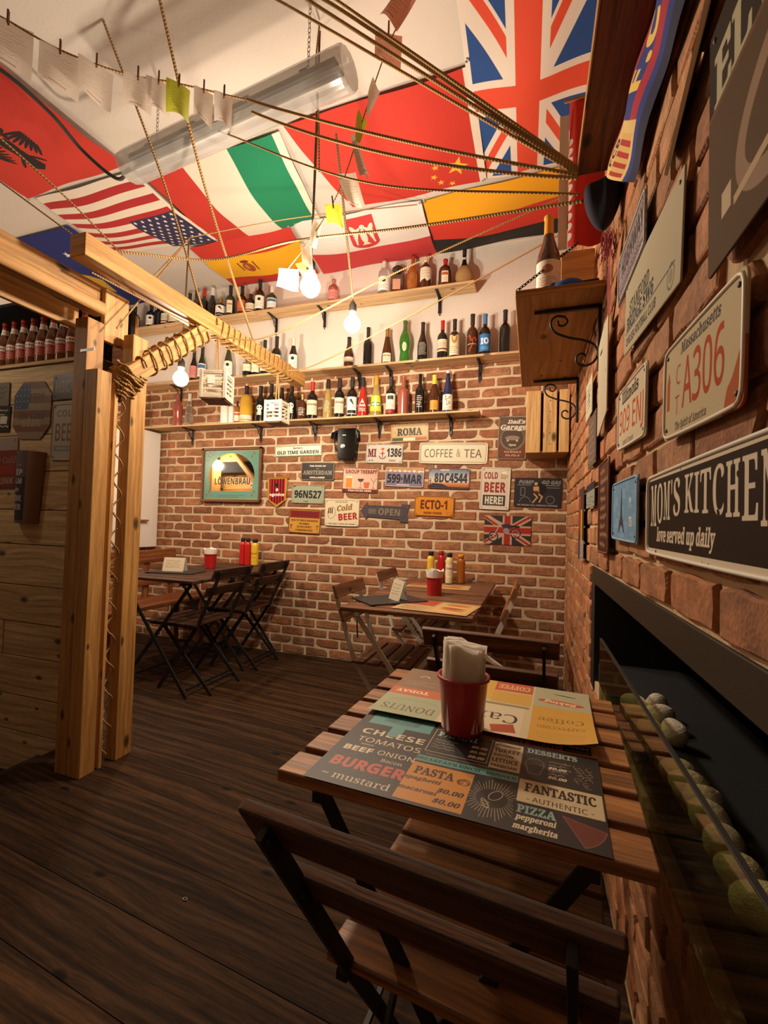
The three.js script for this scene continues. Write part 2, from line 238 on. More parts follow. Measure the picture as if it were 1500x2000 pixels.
// ---------------------------------------------------------------- posts and beams of the bar frame
function timber(name, label, geo, mat, cat = 'post', group) { return single(name, label, cat, geo, mat, [0, 0, 0], 0, group); }
{
  const t1 = timber('wooden_post', 'tall pine post carrying the bar header, behind the cut-off post', bb(-2.142, -2.068, 0, 1.955, 1.862, 1.944, .004, 1), M.pineB);
  part('metal_clip', bb(-2.1, -2.02, 1.80, 1.812, 1.945, 1.947, .001), M.steel, t1);
  timber('wooden_post', 'shorter square pine post cut off flat at head height, nearest the aisle', bb(-2.066, -1.995, 0, 1.722, 1.876, 1.947, .004, 1), M.pine);
  timber('wooden_post', 'slim pine post behind the other two, with jute lacing along it', bb(-2.046, -1.985, 0, 1.935, 1.70, 1.785, .004, 1), M.pine);
  timber('wooden_batten', 'thin pale batten standing between the bar posts', bb(-2.02, -1.997, 0, 1.69, 1.842, 1.858, .002, 1), M.pineC, 'batten');
  timber('wooden_beam', 'short reddish beam end jutting beside the post tops', bb(-2.22, -2.05, 1.80, 1.935, 1.60, 1.695, .005, 2), M.redend, 'beam');
  timber('header_board', 'wide pine header board running along the top of the bar frame', bb(-2.125, -2.1, 2.015, 2.135, 1.80, ZF - .05, .004, 2), M.pine, 'beam');
  timber('header_beam', 'round-ended pine rail along the face of the bar header', bb(-2.099, -2.03, 1.975, 2.033, 1.885, ZF - .05, .012, 2), M.pine, 'beam');
  timber('header_board', 'lower pale pine board behind the bar rail, above the beer bottles', bb(-2.2, -2.18, 1.925, 2.03, 1.90, ZF - .05, .004, 2), M.pineC, 'beam');
  timber('fascia_board', 'short upright pine board covering the end of the bar header', bb(-2.099, -2.075, 1.885, 2.125, 1.735, 1.86, .004, 1), M.pineC, 'board');
  const beam = timber('roof_beam', 'long pine beam reaching from the bar frame to the bottle shelves', merge([bar([-1.966, 2.168, 2.08], [-1.935, 2.168, .33], .085, .092, .004)]), M.pine, 'beam');
  beam.geometry = beam.geometry;
  timber('knee_brace', 'slanted pine brace wound with rope, propping the long beam', bar([-2.0, 1.735, 1.80], [-1.955, 2.12, 1.37], .07, .085, .004), M.pine, 'brace');
}
timber('wooden_post', 'pine post behind the bar wall, seen only in the framed mirror', bb(-4.12, -4.04, 0, 2.6, 1.44, 1.52, .004, 1), M.pine);
timber('wooden_board', 'upright brown board behind the bar wall, seen only in the framed mirror', bb(-4.34, -4.13, .2, 2.4, 1.47, 1.5, .004, 1), M.pineB, 'panel');
timber('wooden_brace', 'slanted pine brace behind the bar wall, seen only in the framed mirror', bar([-3.98, 2.1, 1.5], [-3.4, 1.45, 1.5], .05, .05, .004), M.pine, 'brace');
// rope wound round a bar between a and b
function wound(a, b, hw, ht, turns, jitter, seed, tight) {
  const A = V(...a), B = V(...b), y = B.clone().sub(A), L = y.length(); y.normalize(); const x = V(1, 0, 0).addScaledVector(y, -y.x).normalize(), z = V(0, 0, 0).crossVectors(x, y), r = rng(seed), pts = [], n = turns * 12; let s = 0; const steps = []; for (let k = 0; k <= n; k++) { s += tight ? 1 : .4 + r() * 1.2; steps.push(s); }
  for (let k = 0; k <= n; k++) { const t = steps[k] / s, th = k / 12 * 2 * PI, c = Math.cos(th), d = Math.sin(th), q = 1 / Math.pow(Math.pow(Math.abs(c), 8) + Math.pow(Math.abs(d), 8), 1 / 8); const p = A.clone().addScaledVector(y, L * t).addScaledVector(x, c * q * hw).addScaledVector(z, d * q * ht); pts.push([p.x + (r() - .5) * jitter, p.y + (r() - .5) * jitter, p.z + (r() - .5) * jitter]); }
  return tube(pts, .0055, pts.length * 2, 5);
}
single('jute_rope', 'jute rope wound round the far half of the long pine beam', 'rope', wound([-1.951, 2.168, 1.33], [-1.938, 2.168, .5], .05, .053, 16, .004, 4, true), M.rope);
single('jute_rope', 'jute rope wound loosely round the slanted brace', 'rope', wound([-1.99, 1.79, 1.74], [-1.955, 2.105, 1.38], .043, .05, 8, .008, 9, false), M.rope);
single('jute_rope', 'thick knot of jute rope tied where brace meets the posts', 'rope', merge([wound([-2.03, 1.70, 1.80], [-1.985, 1.77, 1.78], .07, .055, 7, .012, 14, true), wound([-2.02, 1.64, 1.81], [-1.99, 1.71, 1.80], .04, .04, 4, .01, 19, true)]), M.rope);
{ const r = rng(31), pts = []; for (let k = 0; k < 60; k++) pts.push([-2.01 + Math.sin(k * 1.3) * .012, 1.64 - k * .027, 1.815 + Math.cos(k * 1.3) * .02]); single('jute_rope', 'thin jute lacing running down between the bar posts', 'rope', tube(pts, .004, 200, 5), M.rope); }

// ---------------------------------------------------------------- bulbs
for (const b of BULBS) {
  const [x, y, z] = b.p, t = thing('pendant_bulb', b.label, 'lamp', b.p);
  const gm = std({ color: lin(.9, .9, .88), roughness: .3, emissive: new THREE.Color(1, .9, .74), emissiveIntensity: 6 }); gm.name = 'bulb glass';
  part('globe', lathe([[0, -.047], [.02, -.043], [.036, -.03], [.046, -.008], [.046, .01], [.037, .03], [.022, .046], [.015, .06], [.014, .072], [0, .072]], 24), gm, t);
  part('socket', lathe([[0, .066], [.019, .066], [.021, .075], [.02, .11], [.013, .122], [.006, .132], [0, .132]], 16), M.dark, t);
  const d = [b.top[0] - x, b.top[1] - y, b.top[2] - z];
  part('cord', merge([tube([[0, .125, 0], [d[0] * .5, d[1] * .5 + .06, d[2] * .5], d], .0035, 30, 5), tube([[0.004, .125, .004], [d[0] * .5 + .006, d[1] * .5 + .06, d[2] * .5], [d[0] + .003, d[1], d[2]]], .0035, 30, 5)]), M.twist, t);
  const L = new THREE.PointLight(WARM, b.I * 4, 0, 2); L.position.set(0, 0, 0); L.castShadow = true; L.shadow.radius = 2.2; L.name = 'lamp_light'; t.add(L);
}

// ---------------------------------------------------------------- bottle shelves
function shelf(label, x0, x1, yb, d, t, brackets, bl, round) {
  const s = thing('bottle_shelf', label, 'shelf', [0, yb, 0]);
  const n = Math.ceil((x1 - x0) / 1.9); for (let k = 0; k < n; k++) part('board', bb(x0 + (x1 - x0) * k / n, x0 + (x1 - x0) * (k + 1) / n - .001, 0, t, .016, d, .004, 0), M.shelf, s);
  for (const x of brackets) {
    const g = merge([bb(x - .011, x + .011, -.006, 0, .016, d - .02, .001), bb(x - .011, x + .011, -.125, 0, .016, .022, .001), tube([[x, -.1, .02], [x, -.075, .035], [x, -.055, .06], [x, -.03, .07], [x, -.015, .1], [x, -.004, .125]], .004, 20, 6), tube([[x, -.055, .06], [x, -.04, .045], [x, -.025, .05], [x, -.03, .065]], .003, 14, 5), cyl(.005, .005, .008, x, -.135, .019, 8)]);
    part('bracket', g, M.iron, s);
  }
}
const SY = [1.905, 2.299, 2.838], SB = [1.921, 2.317, 2.856];
shelf('lowest bottle shelf, on the brick wall right above the tin signs', -4.2, -.6, SY[0], .172, .016, [-3.2, -2.475, -1.953, -1.39, -.826], 0, 1);
shelf('middle bottle shelf, where brick meets white plaster', -4.2, -.335, SY[1], .172, .018, [-3.35, -2.95, -1.57, -1.306, -.62], 0);
shelf('highest bottle shelf, close under the flags on the ceiling', -4.3, -.655, SY[2], .172, .018, [-4.2, -3.125, -2.36, -1.9, -.934], 0);

// bottles: [x, height, radius, shape, glass, foil, label kind, label text]
const G = {}; const glassMat = (k, c, o = {}) => (G[k] = phy({ name: k, color: lin(...c), roughness: .07, clearcoat: .5, clearcoatRoughness: .05, ...o }));
glassMat('dark', [.008, .008, .007]); glassMat('green', [.012, .03, .012]); glassMat('olive', [.06, .07, .02], { transmission: .3, thickness: .04 }); glassMat('clear', [.85, .87, .84], { transmission: .92, thickness: .03, roughness: .04 });
glassMat('rose', [.42, .12, .09], { roughness: .22, metalness: .35 }); glassMat('red', [.55, .03, .02], { transmission: .25, thickness: .05 }); glassMat('yellow', [.8, .5, .06], { transmission: .35, thickness: .05 }); glassMat('amber', [.5, .17, .03], { transmission: .4, thickness: .05 });
glassMat('bright', [.05, .32, .03], { transmission: .5, thickness: .05 }); glassMat('blue', [.012, .02, .08]); glassMat('white wine', [.7, .55, .18], { transmission: .6, thickness: .05 }); glassMat('brown', [.06, .02, .008]); glassMat('beer', [.2, .055, .01], { transmission: .35, thickness: .05 });
const straw = std({ name: 'straw', color: lin(.55, .36, .16), roughness: .9, map: ropeTex, bumpMap: ropeBump, bumpScale: .002 });
const FO = { black: M.dark, red: std({ color: lin(.45, .02, .02), roughness: .4 }), white: std({ color: lin(.7, .68, .62), roughness: .5 }), yellow: std({ color: lin(.75, .55, .06), roughness: .45 }), orange: std({ color: lin(.75, .3, .03), roughness: .45 }), blue: std({ color: lin(.05, .2, .5), roughness: .4 }), gold: M.brass, rose: std({ color: lin(.5, .2, .14), roughness: .4 }), green: std({ color: lin(.08, .16, .04), roughness: .5 }), cork: std({ color: lin(.45, .3, .17), roughness: .8 }) };
// profiles on unit height and unit radius: [r, y]
const SHP = {
  bordeaux: [[0, 0], [.9, 0], [1, .02], [1, .56], [.96, .61], [.72, .67], [.42, .71], [.36, .75], [.36, .97], [.4, .975], [.4, .995], [.3, 1], [0, 1]],
  burgundy: [[0, 0], [.9, 0], [1, .02], [1, .42], [.92, .5], [.7, .6], [.48, .7], [.36, .8], [.34, .96], [.39, .965], [.39, .99], [.3, 1], [0, 1]],
  hock: [[0, 0], [.9, 0], [1, .02], [1, .36], [.9, .48], [.66, .64], [.45, .78], [.36, .88], [.34, .97], [.38, .975], [.38, .995], [0, 1]],
  fat: [[0, 0], [.9, 0], [1, .03], [1, .55], [.9, .68], [.5, .76], [.3, .8], [.28, .92], [.34, .93], [.34, .99], [0, 1]],
  waist: [[0, 0], [.85, 0], [.95, .02], [.86, .2], [.8, .28], [.95, .42], [1, .5], [.9, .62], [.6, .72], [.36, .78], [.3, .92], [.36, .93], [.36, .99], [0, 1]],
  round: [[0, 0], [.7, 0], [.85, .03], [1, .25], [1, .4], [.85, .58], [.5, .7], [.3, .75], [.28, .93], [.34, .94], [.34, 1], [0, 1]],
  beer: [[0, 0], [.92, 0], [1, .02], [1, .52], [.9, .6], [.6, .72], [.44, .82], [.4, .94], [.44, .945], [.44, .965], [.4, 1], [0, 1]],
  slope: [[0, 0], [.9, 0], [1, .02], [.98, .25], [.8, .45], [.55, .65], [.38, .8], [.34, .95], [.4, .955], [.4, .99], [0, 1]],
};
// label atlas 8 x 6 cells
const CELL = []; const LW = 128, LH = 160;
const cellOf = (draw) => { CELL.push(draw); return CELL.length - 1; };
const labelTex = {};
function labelGeo(prof, Hh, R, y0, y1, half, cell, proud = .0006) {
  const ra = (y) => { const t = y / Hh; for (let i = 1; i < prof.length; i++) if (prof[i][1] >= t) { const [a, b] = [prof[i - 1], prof[i]], f = (t - a[1]) / Math.max(1e-6, b[1] - a[1]); return (a[0] + (b[0] - a[0]) * f) * R; } return R; };
  const nx = 12, ny = 6, pos = [], uv = [], idx = [], cx = cell % 8, cy = Math.floor(cell / 8);
  for (let j = 0; j <= ny; j++) for (let i = 0; i <= nx; i++) { const y = y0 + (y1 - y0) * j / ny, a = -half + 2 * half * i / nx, r = ra(y) + proud; pos.push(Math.sin(a) * r, y, Math.cos(a) * r); uv.push((cx + .03 + .94 * i / nx) / 8, 1 - (cy + .03 + .94 * (1 - j / ny)) / 6); }
  for (let j = 0; j < ny; j++) for (let i = 0; i < nx; i++) { const a = j * (nx + 1) + i, b = a + 1, c = a + nx + 1, d = c + 1; idx.push(a, b, d, a, d, c); }
  const g = new THREE.BufferGeometry(); g.setAttribute('position', new THREE.Float32BufferAttribute(pos, 3)); g.setAttribute('uv', new THREE.Float32BufferAttribute(uv, 2)); g.setIndex(idx); g.computeVertexNormals(); return g;
}
const labelMat = std({ name: 'bottle label', roughness: .55 }), labelClear = std({ name: 'printed label', roughness: .5, transparent: true, alphaTest: .4 });
const paper = (bg, fn) => (x, w, h) => { x.fillStyle = bg; x.fillRect(0, 0, w, h); fn && fn(x, w, h); };
const LB = {
  cream: cellOf(paper('#e6dcc0', (x, w, h) => { tx(x, 'Chianti', w / 2, h * .3, 22, '#5a1a14', { font: 'serif' }); scribble(x, 20, h * .5, 88, 4, 14, '#5b4a3a', 3); })),
  white: cellOf(paper('#f2efe6', (x, w, h) => { x.fillStyle = '#222'; x.beginPath(); x.arc(w / 2, h * .3, 18, 0, 7); x.fill(); scribble(x, 20, h * .6, 88, 3, 15, '#444', 5); })),
  raven: cellOf(paper('#f4f1e8', (x, w, h) => { x.fillStyle = '#111'; x.beginPath(); x.moveTo(40, 30); x.lineTo(66, 22); x.lineTo(90, 76); x.lineTo(72, 66); x.closePath(); x.fill(); x.fillRect(14, h - 40, 100, 28); scribble(x, 20, h * .58, 88, 2, 14, '#444', 5); })),
  redfoot: cellOf(paper('#efe6cf', (x, w, h) => { x.fillStyle = '#94252a'; x.fillRect(0, h * .78, w, h * .22); x.fillStyle = '#26382a'; x.fillRect(30, 20, 66, 30); scribble(x, 20, h * .5, 88, 3, 12, '#443', 7); })),
  orange: cellOf(paper('#e0952c', (x, w, h) => { scribble(x, 16, h * .3, 96, 5, 18, '#6a2b10', 8, 3); })),
  yellow: cellOf(paper('#e9d832', (x, w, h) => { x.fillStyle = '#2f7a2a'; x.fillRect(10, h * .45, 108, 34); x.fillStyle = '#fff'; x.fillRect(56, 20, 16, 110); tx(x, 'LIMONE', w / 2, h * .56, 16, '#fff'); })),
  campari: cellOf((x, w, h) => { x.fillStyle = '#efe0d0'; x.beginPath(); x.moveTo(24, 100); x.lineTo(64, 20); x.lineTo(104, 100); x.closePath(); x.fill(); x.fillStyle = '#b5161c'; x.fillRect(44, 64, 40, 20); scribble(x, 24, 118, 80, 3, 12, '#f2e6da', 4, 4); }),
  writing: cellOf((x, w, h) => { scribble(x, 30, 30, 68, 7, 17, '#d8d4c8', 12, 4); }),
  stripes: cellOf((x, w, h) => { x.fillStyle = '#b9b4a8'; for (let k = 0; k < 9; k++) x.fillRect(20, 20 + k * 14, 70 + (k * 37 % 20), 5); }),
  skull: cellOf((x, w, h) => { x.fillStyle = '#e6e2d8'; x.beginPath(); x.arc(64, 50, 30, 0, 7); x.fill(); x.fillStyle = '#111'; x.beginPath(); x.arc(52, 48, 8, 0, 7); x.arc(77, 48, 8, 0, 7); x.fill(); x.fillStyle = '#e6e2d8'; x.fillRect(46, 74, 36, 50); scribble(x, 30, 100, 70, 3, 12, '#c9c4b8', 5, 4); }),
  hock: cellOf(paper('#ece6d4', (x, w, h) => { x.strokeStyle = '#151515'; x.lineWidth = 5; x.beginPath(); x.moveTo(30, 30); x.lineTo(50, 20); x.lineTo(44, 60); x.lineTo(80, 40); x.lineTo(96, 24); x.moveTo(60, 60); x.lineTo(56, 110); x.lineTo(90, 90); x.lineTo(70, 70); x.stroke(); scribble(x, 20, 128, 88, 2, 12, '#333', 5); })),
  scrawl: cellOf((x, w, h) => { x.strokeStyle = '#c4471e'; x.lineWidth = 8; x.beginPath(); x.moveTo(20, 40); x.bezierCurveTo(60, 0, 40, 90, 70, 60); x.bezierCurveTo(110, 10, 80, 100, 110, 50); x.moveTo(64, 70); x.bezierCurveTo(90, 90, 30, 140, 40, 150); x.stroke(); x.fillStyle = '#d8cdb8'; x.fillRect(16, 92, 96, 4); }),
  ten: cellOf(paper('#2f78b8', (x, w, h) => { tx(x, 'IO', w / 2, h * .42, 50, '#eef', {}); scribble(x, 24, h * .75, 80, 2, 14, '#cde', 4); })),
  portrait: cellOf(paper('#e4d8b8', (x, w, h) => { x.fillStyle = '#b88a2e'; x.beginPath(); x.ellipse(64, 46, 30, 38, 0, 0, 7); x.fill(); x.fillStyle = '#f0c8a0'; x.beginPath(); x.ellipse(64, 44, 16, 22, 0, 0, 7); x.fill(); x.fillStyle = '#3a2214'; x.beginPath(); x.ellipse(64, 28, 18, 12, 0, 0, 7); x.fill(); scribble(x, 20, 104, 88, 4, 12, '#5c4a2c', 6); })),
  band: cellOf(paper('#ddd4bc', (x, w, h) => { x.fillStyle = '#7c2a20'; x.fillRect(0, h * .72, w, 18); scribble(x, 20, h * .3, 88, 4, 14, '#4c4030', 6); })),
  oval: cellOf((x, w, h) => { x.fillStyle = '#e7e2c4'; x.beginPath(); x.ellipse(64, 80, 44, 66, 0, 0, 7); x.fill(); scribble(x, 34, 60, 60, 4, 14, '#40542c', 6); }),
  big: cellOf(paper('#e8e2c6', (x, w, h) => { x.fillStyle = '#c49a3a'; x.fillRect(54, 40, 22, 22); scribble(x, 20, h * .58, 88, 4, 13, '#7a6b46', 6); })),
  pink: cellOf(paper('#d58a84', (x) => scribble(x, 20, 50, 88, 5, 16, '#6a2a30', 6))),
  blueprint: cellOf(paper('#e8eef2', (x, w, h) => { x.fillStyle = '#47729c'; x.fillRect(14, 18, 100, 40); scribble(x, 20, 90, 88, 4, 14, '#355', 6); })),
  red: cellOf(paper('#b8563e', (x) => scribble(x, 20, 40, 88, 5, 16, '#f0d8b0', 6))),
  cafe: cellOf(paper('#e9dfca', (x, w, h) => { x.fillStyle = '#b05a3a'; x.fillRect(10, 20, 108, 40); scribble(x, 20, 90, 88, 4, 14, '#5a4030', 6); })),
  torn: cellOf((x, w, h) => { x.fillStyle = '#e5dcc4'; x.beginPath(); x.moveTo(6, 30); x.lineTo(40, 10); x.lineTo(124, 14); x.lineTo(120, 120); x.lineTo(80, 150); x.lineTo(60, 124); x.lineTo(10, 150); x.closePath(); x.fill(); scribble(x, 30, 60, 70, 4, 16, '#4c4436', 6); }),
  peroni: cellOf(paper('#a41c22', (x, w, h) => { x.fillStyle = '#f2ead8'; x.fillRect(0, 14, w, 46); tx(x, 'PERONI', w / 2, 38, 22, '#26305e', { w: 112 }); x.strokeStyle = '#d8b050'; x.lineWidth = 3; x.strokeRect(4, 70, w - 8, 80); scribble(x, 20, 90, 88, 4, 16, '#e9cfae', 6, 3); })),
  neck: cellOf(paper('#efe6d2', (x, w, h) => { x.fillStyle = '#a41c22'; x.fillRect(0, 0, w, 50); scribble(x, 10, 90, 108, 3, 20, '#8a3430', 6, 3); })),
  sauceRed: cellOf(paper('#b3121a', (x, w, h) => { tx(x, 'Ketchup', w / 2, h * .4, 20, '#f4e8d8', { w: 100 }); scribble(x, 20, h * .7, 88, 2, 14, '#f4e8d8', 6); })),
  sauceYellow: cellOf(paper('#e0b822', (x, w, h) => { tx(x, 'Mustard', w / 2, h * .4, 20, '#8c1c18', { w: 100 }); scribble(x, 20, h * .7, 88, 2, 14, '#5a4a10', 6); })),
  champ: cellOf(paper('#e2cfc0', (x, w, h) => { x.fillStyle = '#a06a50'; x.beginPath(); x.arc(64, 56, 24, 0, 7); x.fill(); scribble(x, 20, 104, 88, 4, 13, '#6a4030', 6); })),
};
{ const t = canvas(1024, 960, (x) => { CELL.forEach((d, i) => { x.save(); x.translate((i % 8) * LW, Math.floor(i / 8) * LH); x.beginPath(); x.rect(0, 0, LW, LH); x.clip(); d(x, LW, LH); x.restore(); }); }); labelMat.map = labelClear.map = t; }
const CLEARS = new Set(['campari', 'writing', 'stripes', 'skull', 'scrawl', 'oval', 'torn']);
const profCache = new Map();
function bottle(label, p, Hh, R, shape, glass, foil, lab, { y0 = .12, y1 = .5, half = 1.15, turn = 0, foilFrom = .76, group, name = 'bottle', cat = 'bottle' } = {}) {
  const t = thing(name, label, cat, p, turn, group), prof = SHP[shape];
  part('glass', lathe(prof.map(([r, y]) => [r * R, y * Hh]), 22), G[glass], t);
  if (foil) { const q = prof.filter(([r, y]) => y > foilFrom && r > 0); const f0 = prof.findIndex(([r, y]) => y > foilFrom), a = prof[f0 - 1], b = prof[f0], f = (foilFrom - a[1]) / (b[1] - a[1]); part('foil', lathe([[(a[0] + (b[0] - a[0]) * f) * R + .0008, foilFrom * Hh], ...q.map(([r, y]) => [r * R + .0009, y * Hh + (y > .98 ? .0012 : 0)]), [0, Hh + .0012]], 16), FO[foil], t); }
  if (lab) part('label', labelGeo(prof, Hh, R, y0 * Hh, y1 * Hh, half, LB[lab]), CLEARS.has(lab) ? labelClear : labelMat, t);
  return t;
}
const TW = (x) => Math.atan2(camera.position.x - x, camera.position.z) * .7; // labels face the room
const rowB = (s, z, list) => list.forEach(([x, h, r, shape, glass, foil, lab, label, o = {}]) => bottle(label, [x, SB[s], z], h, r, shape, glass, foil, lab, { turn: TW(x), ...o }));
rowB(0, .095, [
  [-3.75, .34, .042, 'bordeaux', 'green', 'black', 'white', 'green bottle at the far left of the lowest shelf, partly behind the post'],
  [-3.31, .31, .046, 'waist', 'rose', null, null, 'copper pink bottle below the lit bulb beside the posts'],
  [-3.18, .3, .04, 'slope', 'clear', 'white', null, 'clear empty bottle right beside the copper pink bottle by the posts'],
  [-2.67, .2, .027, 'fat', 'amber', 'black', 'cafe', 'small amber bottle beside two white candles on the lowest shelf'],
  [-2.58, .325, .054, 'fat', 'yellow', 'black', 'band', 'large yellow liqueur bottle with a black stopper', { y0: .05, y1: .2 }],
  [-2.44, .315, .042, 'bordeaux', 'dark', 'black', 'skull', 'black wine bottle with white figure print, right of the yellow liqueur'],
  [-2.335, .325, .04, 'bordeaux', 'dark', 'black', 'writing', 'dark bottle standing directly behind the smaller hanging white crate'],
  [-2.235, .285, .04, 'hock', 'dark', 'black', null, 'low dark bottle just right of the smaller hanging white crate'],
  [-2.14, .318, .04, 'bordeaux', 'dark', 'black', 'skull', 'black bottle with pale emblem, second from the hanging small crate'],
  [-2.04, .225, .045, 'round', 'brown', 'gold', 'writing', 'squat round dark bottle left of the red capped wine'],
  [-1.95, .315, .044, 'bordeaux', 'dark', 'red', 'cream', 'dark wine bottle with bright red cap and cream label on lowest shelf'],
  [-1.81, .325, .04, 'slope', 'white wine', 'black', 'writing', 'pale yellow wine bottle with narrow sloping neck'],
  [-1.71, .325, .04, 'bordeaux', 'dark', 'black', 'cream', 'dark wine bottle with cream label, right of the pale yellow bottle'],
  [-1.6, .325, .04, 'bordeaux', 'dark', 'black', 'raven', 'dark wine bottle with a black bird on a white label', { y0: .08 }],
  [-1.51, .318, .04, 'slope', 'red', 'black', 'campari', 'bright red aperitif bottle with black cap'],
  [-1.4, .325, .046, 'slope', 'white wine', 'orange', 'yellow', 'yellow labelled lemon liqueur with orange cap'],
  [-1.28, .305, .038, 'bordeaux', 'dark', 'black', 'redfoot', 'dark wine bottle with white label edged red at its foot', { y0: .06, y1: .55 }],
  [-1.18, .3, .043, 'bordeaux', 'rose', null, null, 'plain copper pink bottle near the right end of the lowest shelf'],
  [-1.05, .31, .036, 'bordeaux', 'dark', null, 'writing', 'black bottle with small white upright lettering, right of the pink bottle'],
  [-.94, .292, .048, 'burgundy', 'brown', 'yellow', 'orange', 'dark bottle with yellow capsule and orange label', { y0: .08, y1: .32, half: .6 }],
  [-.84, .32, .039, 'hock', 'blue', 'white', 'hock', 'slim dark blue bottle at the right end of the lowest shelf', { foilFrom: .93, y0: .06, y1: .42 }],
]);
for (const [x, h] of [[-2.80, .2], [-2.73, .19]]) { const t = thing('pillar_candle', x < -2.75 ? 'wider white candle below the larger hanging crate' : 'narrower white candle next to the small amber bottle', 'candle', [x, SB[0], .095]); part('wax', lathe([[0, 0], [x < -2.75 ? .034 : .024, 0], [x < -2.75 ? .035 : .025, .004], [x < -2.75 ? .035 : .025, h * .8], [.02, h * .8 + .004], [0, h * .79]], 20), M.white, t); part('wick', cyl(.0012, .0012, .014, 0, h * .8 + .004, 0, 5), M.dark, t); }
rowB(1, .095, [
  [-3.15, .29, .037, 'burgundy', 'dark', 'black', 'pink', 'dark bottle with pink label, leftmost on the middle shelf'],
  [-3.06, .315, .038, 'burgundy', 'green', 'black', 'blueprint', 'dark green bottle with white and blue label beside the pink label'],
  [-2.78, .31, .042, 'hock', 'olive', 'white', 'white', 'olive green slim bottle with white label, behind the hanging crate', { foilFrom: .93 }],
  [-2.585, .2, .04, 'bordeaux', 'dark', 'black', 'big', 'first of three dark bottles with large cream labels behind the wound beam', { y0: .25, y1: .7, half: 1 }],
  [-2.5, .285, .038, 'bordeaux', 'dark', 'black', 'big', 'middle one of three dark bottles with large cream labels behind the beam', { half: 1 }],
  [-2.415, .31, .038, 'bordeaux', 'dark', 'black', 'big', 'last of three dark bottles with large cream labels behind the beam', { half: 1 }],
  [-2.3, .33, .04, 'bordeaux', 'dark', 'black', 'band', 'dark tall bottle with pale shoulder band above the beam end'],
  [-2.14, .305, .041, 'burgundy', 'dark', 'white', 'white', 'dark burgundy bottle with white cap, just past the beam end'],
  [-1.64, .255, .04, 'burgundy', 'brown', 'black', 'band', 'short dark bottle directly beneath the lit bulb on the middle shelf', { y0: .2, y1: .34 }],
  [-1.48, .315, .036, 'bordeaux', 'dark', 'black', null, 'plain black bottle right of the lit bulb on the middle shelf'],
  [-1.32, .29, .044, 'slope', 'brown', 'gold', 'cream', 'brown sloping bottle with gold neck and small cream label', { y0: .06, y1: .3, half: .8 }],
  [-1.18, .335, .043, 'waist', 'bright', 'green', 'oval', 'bright green waisted bottle on the middle shelf', { y0: .25, y1: .48, half: .6 }],
  [-1.04, .305, .039, 'burgundy', 'dark', 'black', 'stripes', 'black bottle with fine pale lines, right of the bright green bottle'],
  [-.89, .3, .038, 'bordeaux', 'dark', 'red', 'band', 'dark wine bottle with red capsule and pale banded label', { y0: .2, y1: .5 }],
  [-.8, .3, .038, 'bordeaux', 'dark', 'black', 'portrait', 'wine bottle with gold framed portrait on its label', { y0: .08, y1: .68 }],
  [-.67, .322, .041, 'bordeaux', 'brown', 'black', 'scrawl', 'dark wine bottle with orange scrawled writing', { y0: .1, y1: .55 }],
  [-.58, .312, .041, 'bordeaux', 'dark', 'blue', 'ten', 'wine bottle with blue capsule and big blue label', { y0: .1, y1: .5 }],
  [-.44, .325, .04, 'bordeaux', 'dark', 'black', null, 'plain dark bottle at the right end of the middle shelf'],
]);
rowB(2, .1, [
  [-4.06, .25, .06, 'fat', 'dark', 'black', null, 'bulky black bottle at the left end of the top shelf'],
  [-3.86, .24, .044, 'bordeaux', 'dark', 'black', 'cream', 'dark bottle with cream label beside the bulky black one'],
  [-3.66, .24, .043, 'bordeaux', 'dark', 'black', 'white', 'dark bottle with white label below the blue flag'],
  [-3.575, .24, .04, 'bordeaux', 'dark', 'black', null, 'unlabelled dark bottle below the blue flag'],
  [-3.49, .235, .04, 'bordeaux', 'dark', 'black', 'band', 'dark bottle with banded pale label left of the long beam'],
  [-3.38, .175, .055, 'fat', 'dark', 'black', 'big', 'short wide bottle with white label just left of the long beam'],
  [-3.22, .28, .04, 'bordeaux', 'dark', 'black', null, 'dark bottle rising behind the long beam, near the red top'],
  [-3.145, .3, .038, 'bordeaux', 'brown', 'black', null, 'brown bottle left of the red topped bottle on the top shelf'],
  [-3.06, .3, .04, 'bordeaux', 'dark', 'red', null, 'dark bottle with red top on the top shelf'],
  [-2.97, .295, .042, 'burgundy', 'dark', 'white', null, 'dark bottle with white neck band right of the red topped one'],
  [-2.88, .19, .045, 'fat', 'dark', 'gold', 'raven', 'squat dark bottle with white picture label on the top shelf', { y0: .15, y1: .6 }],
  [-2.78, .29, .042, 'bordeaux', 'green', 'black', 'cream', 'green black bottle with narrow cream label on the top shelf', { half: .6 }],
  [-2.66, .27, .04, 'bordeaux', 'dark', 'black', 'red', 'dark bottle with reddish label below the yellow and red flag'],
  [-2.57, .185, .044, 'fat', 'dark', 'black', 'band', 'low dark bottle between taller ones on the top shelf'],
  [-2.48, .295, .042, 'bordeaux', 'dark', 'black', 'white', 'dark bottle with grey white label left of the brightest bulb'],
  [-2.36, .22, .042, 'bordeaux', 'green', 'white', 'blueprint', 'pale labelled bottle in the glare beside the brightest bulb'],
  [-1.79, .2, .045, 'fat', 'rose', 'rose', 'pink', 'short pink bottle just right of the brightest bulb'],
  [-1.36, .285, .048, 'fat', 'clear', 'white', 'white', 'clear glass bottle with white label on the top shelf'],
  [-1.13, .285, .048, 'round', 'amber', 'gold', null, 'rounded amber bottle on the top shelf'],
  [-1.03, .265, .045, 'fat', 'brown', 'white', 'torn', 'brown bottle with a torn paper label on the top shelf', { y0: .2, y1: .7, foilFrom: .82 }],
  [-.88, .22, .05, 'fat', 'brown', 'red', 'cafe', 'brown bottle with red neck and small white label, second from the top shelf end', { half: .5 }],
]);
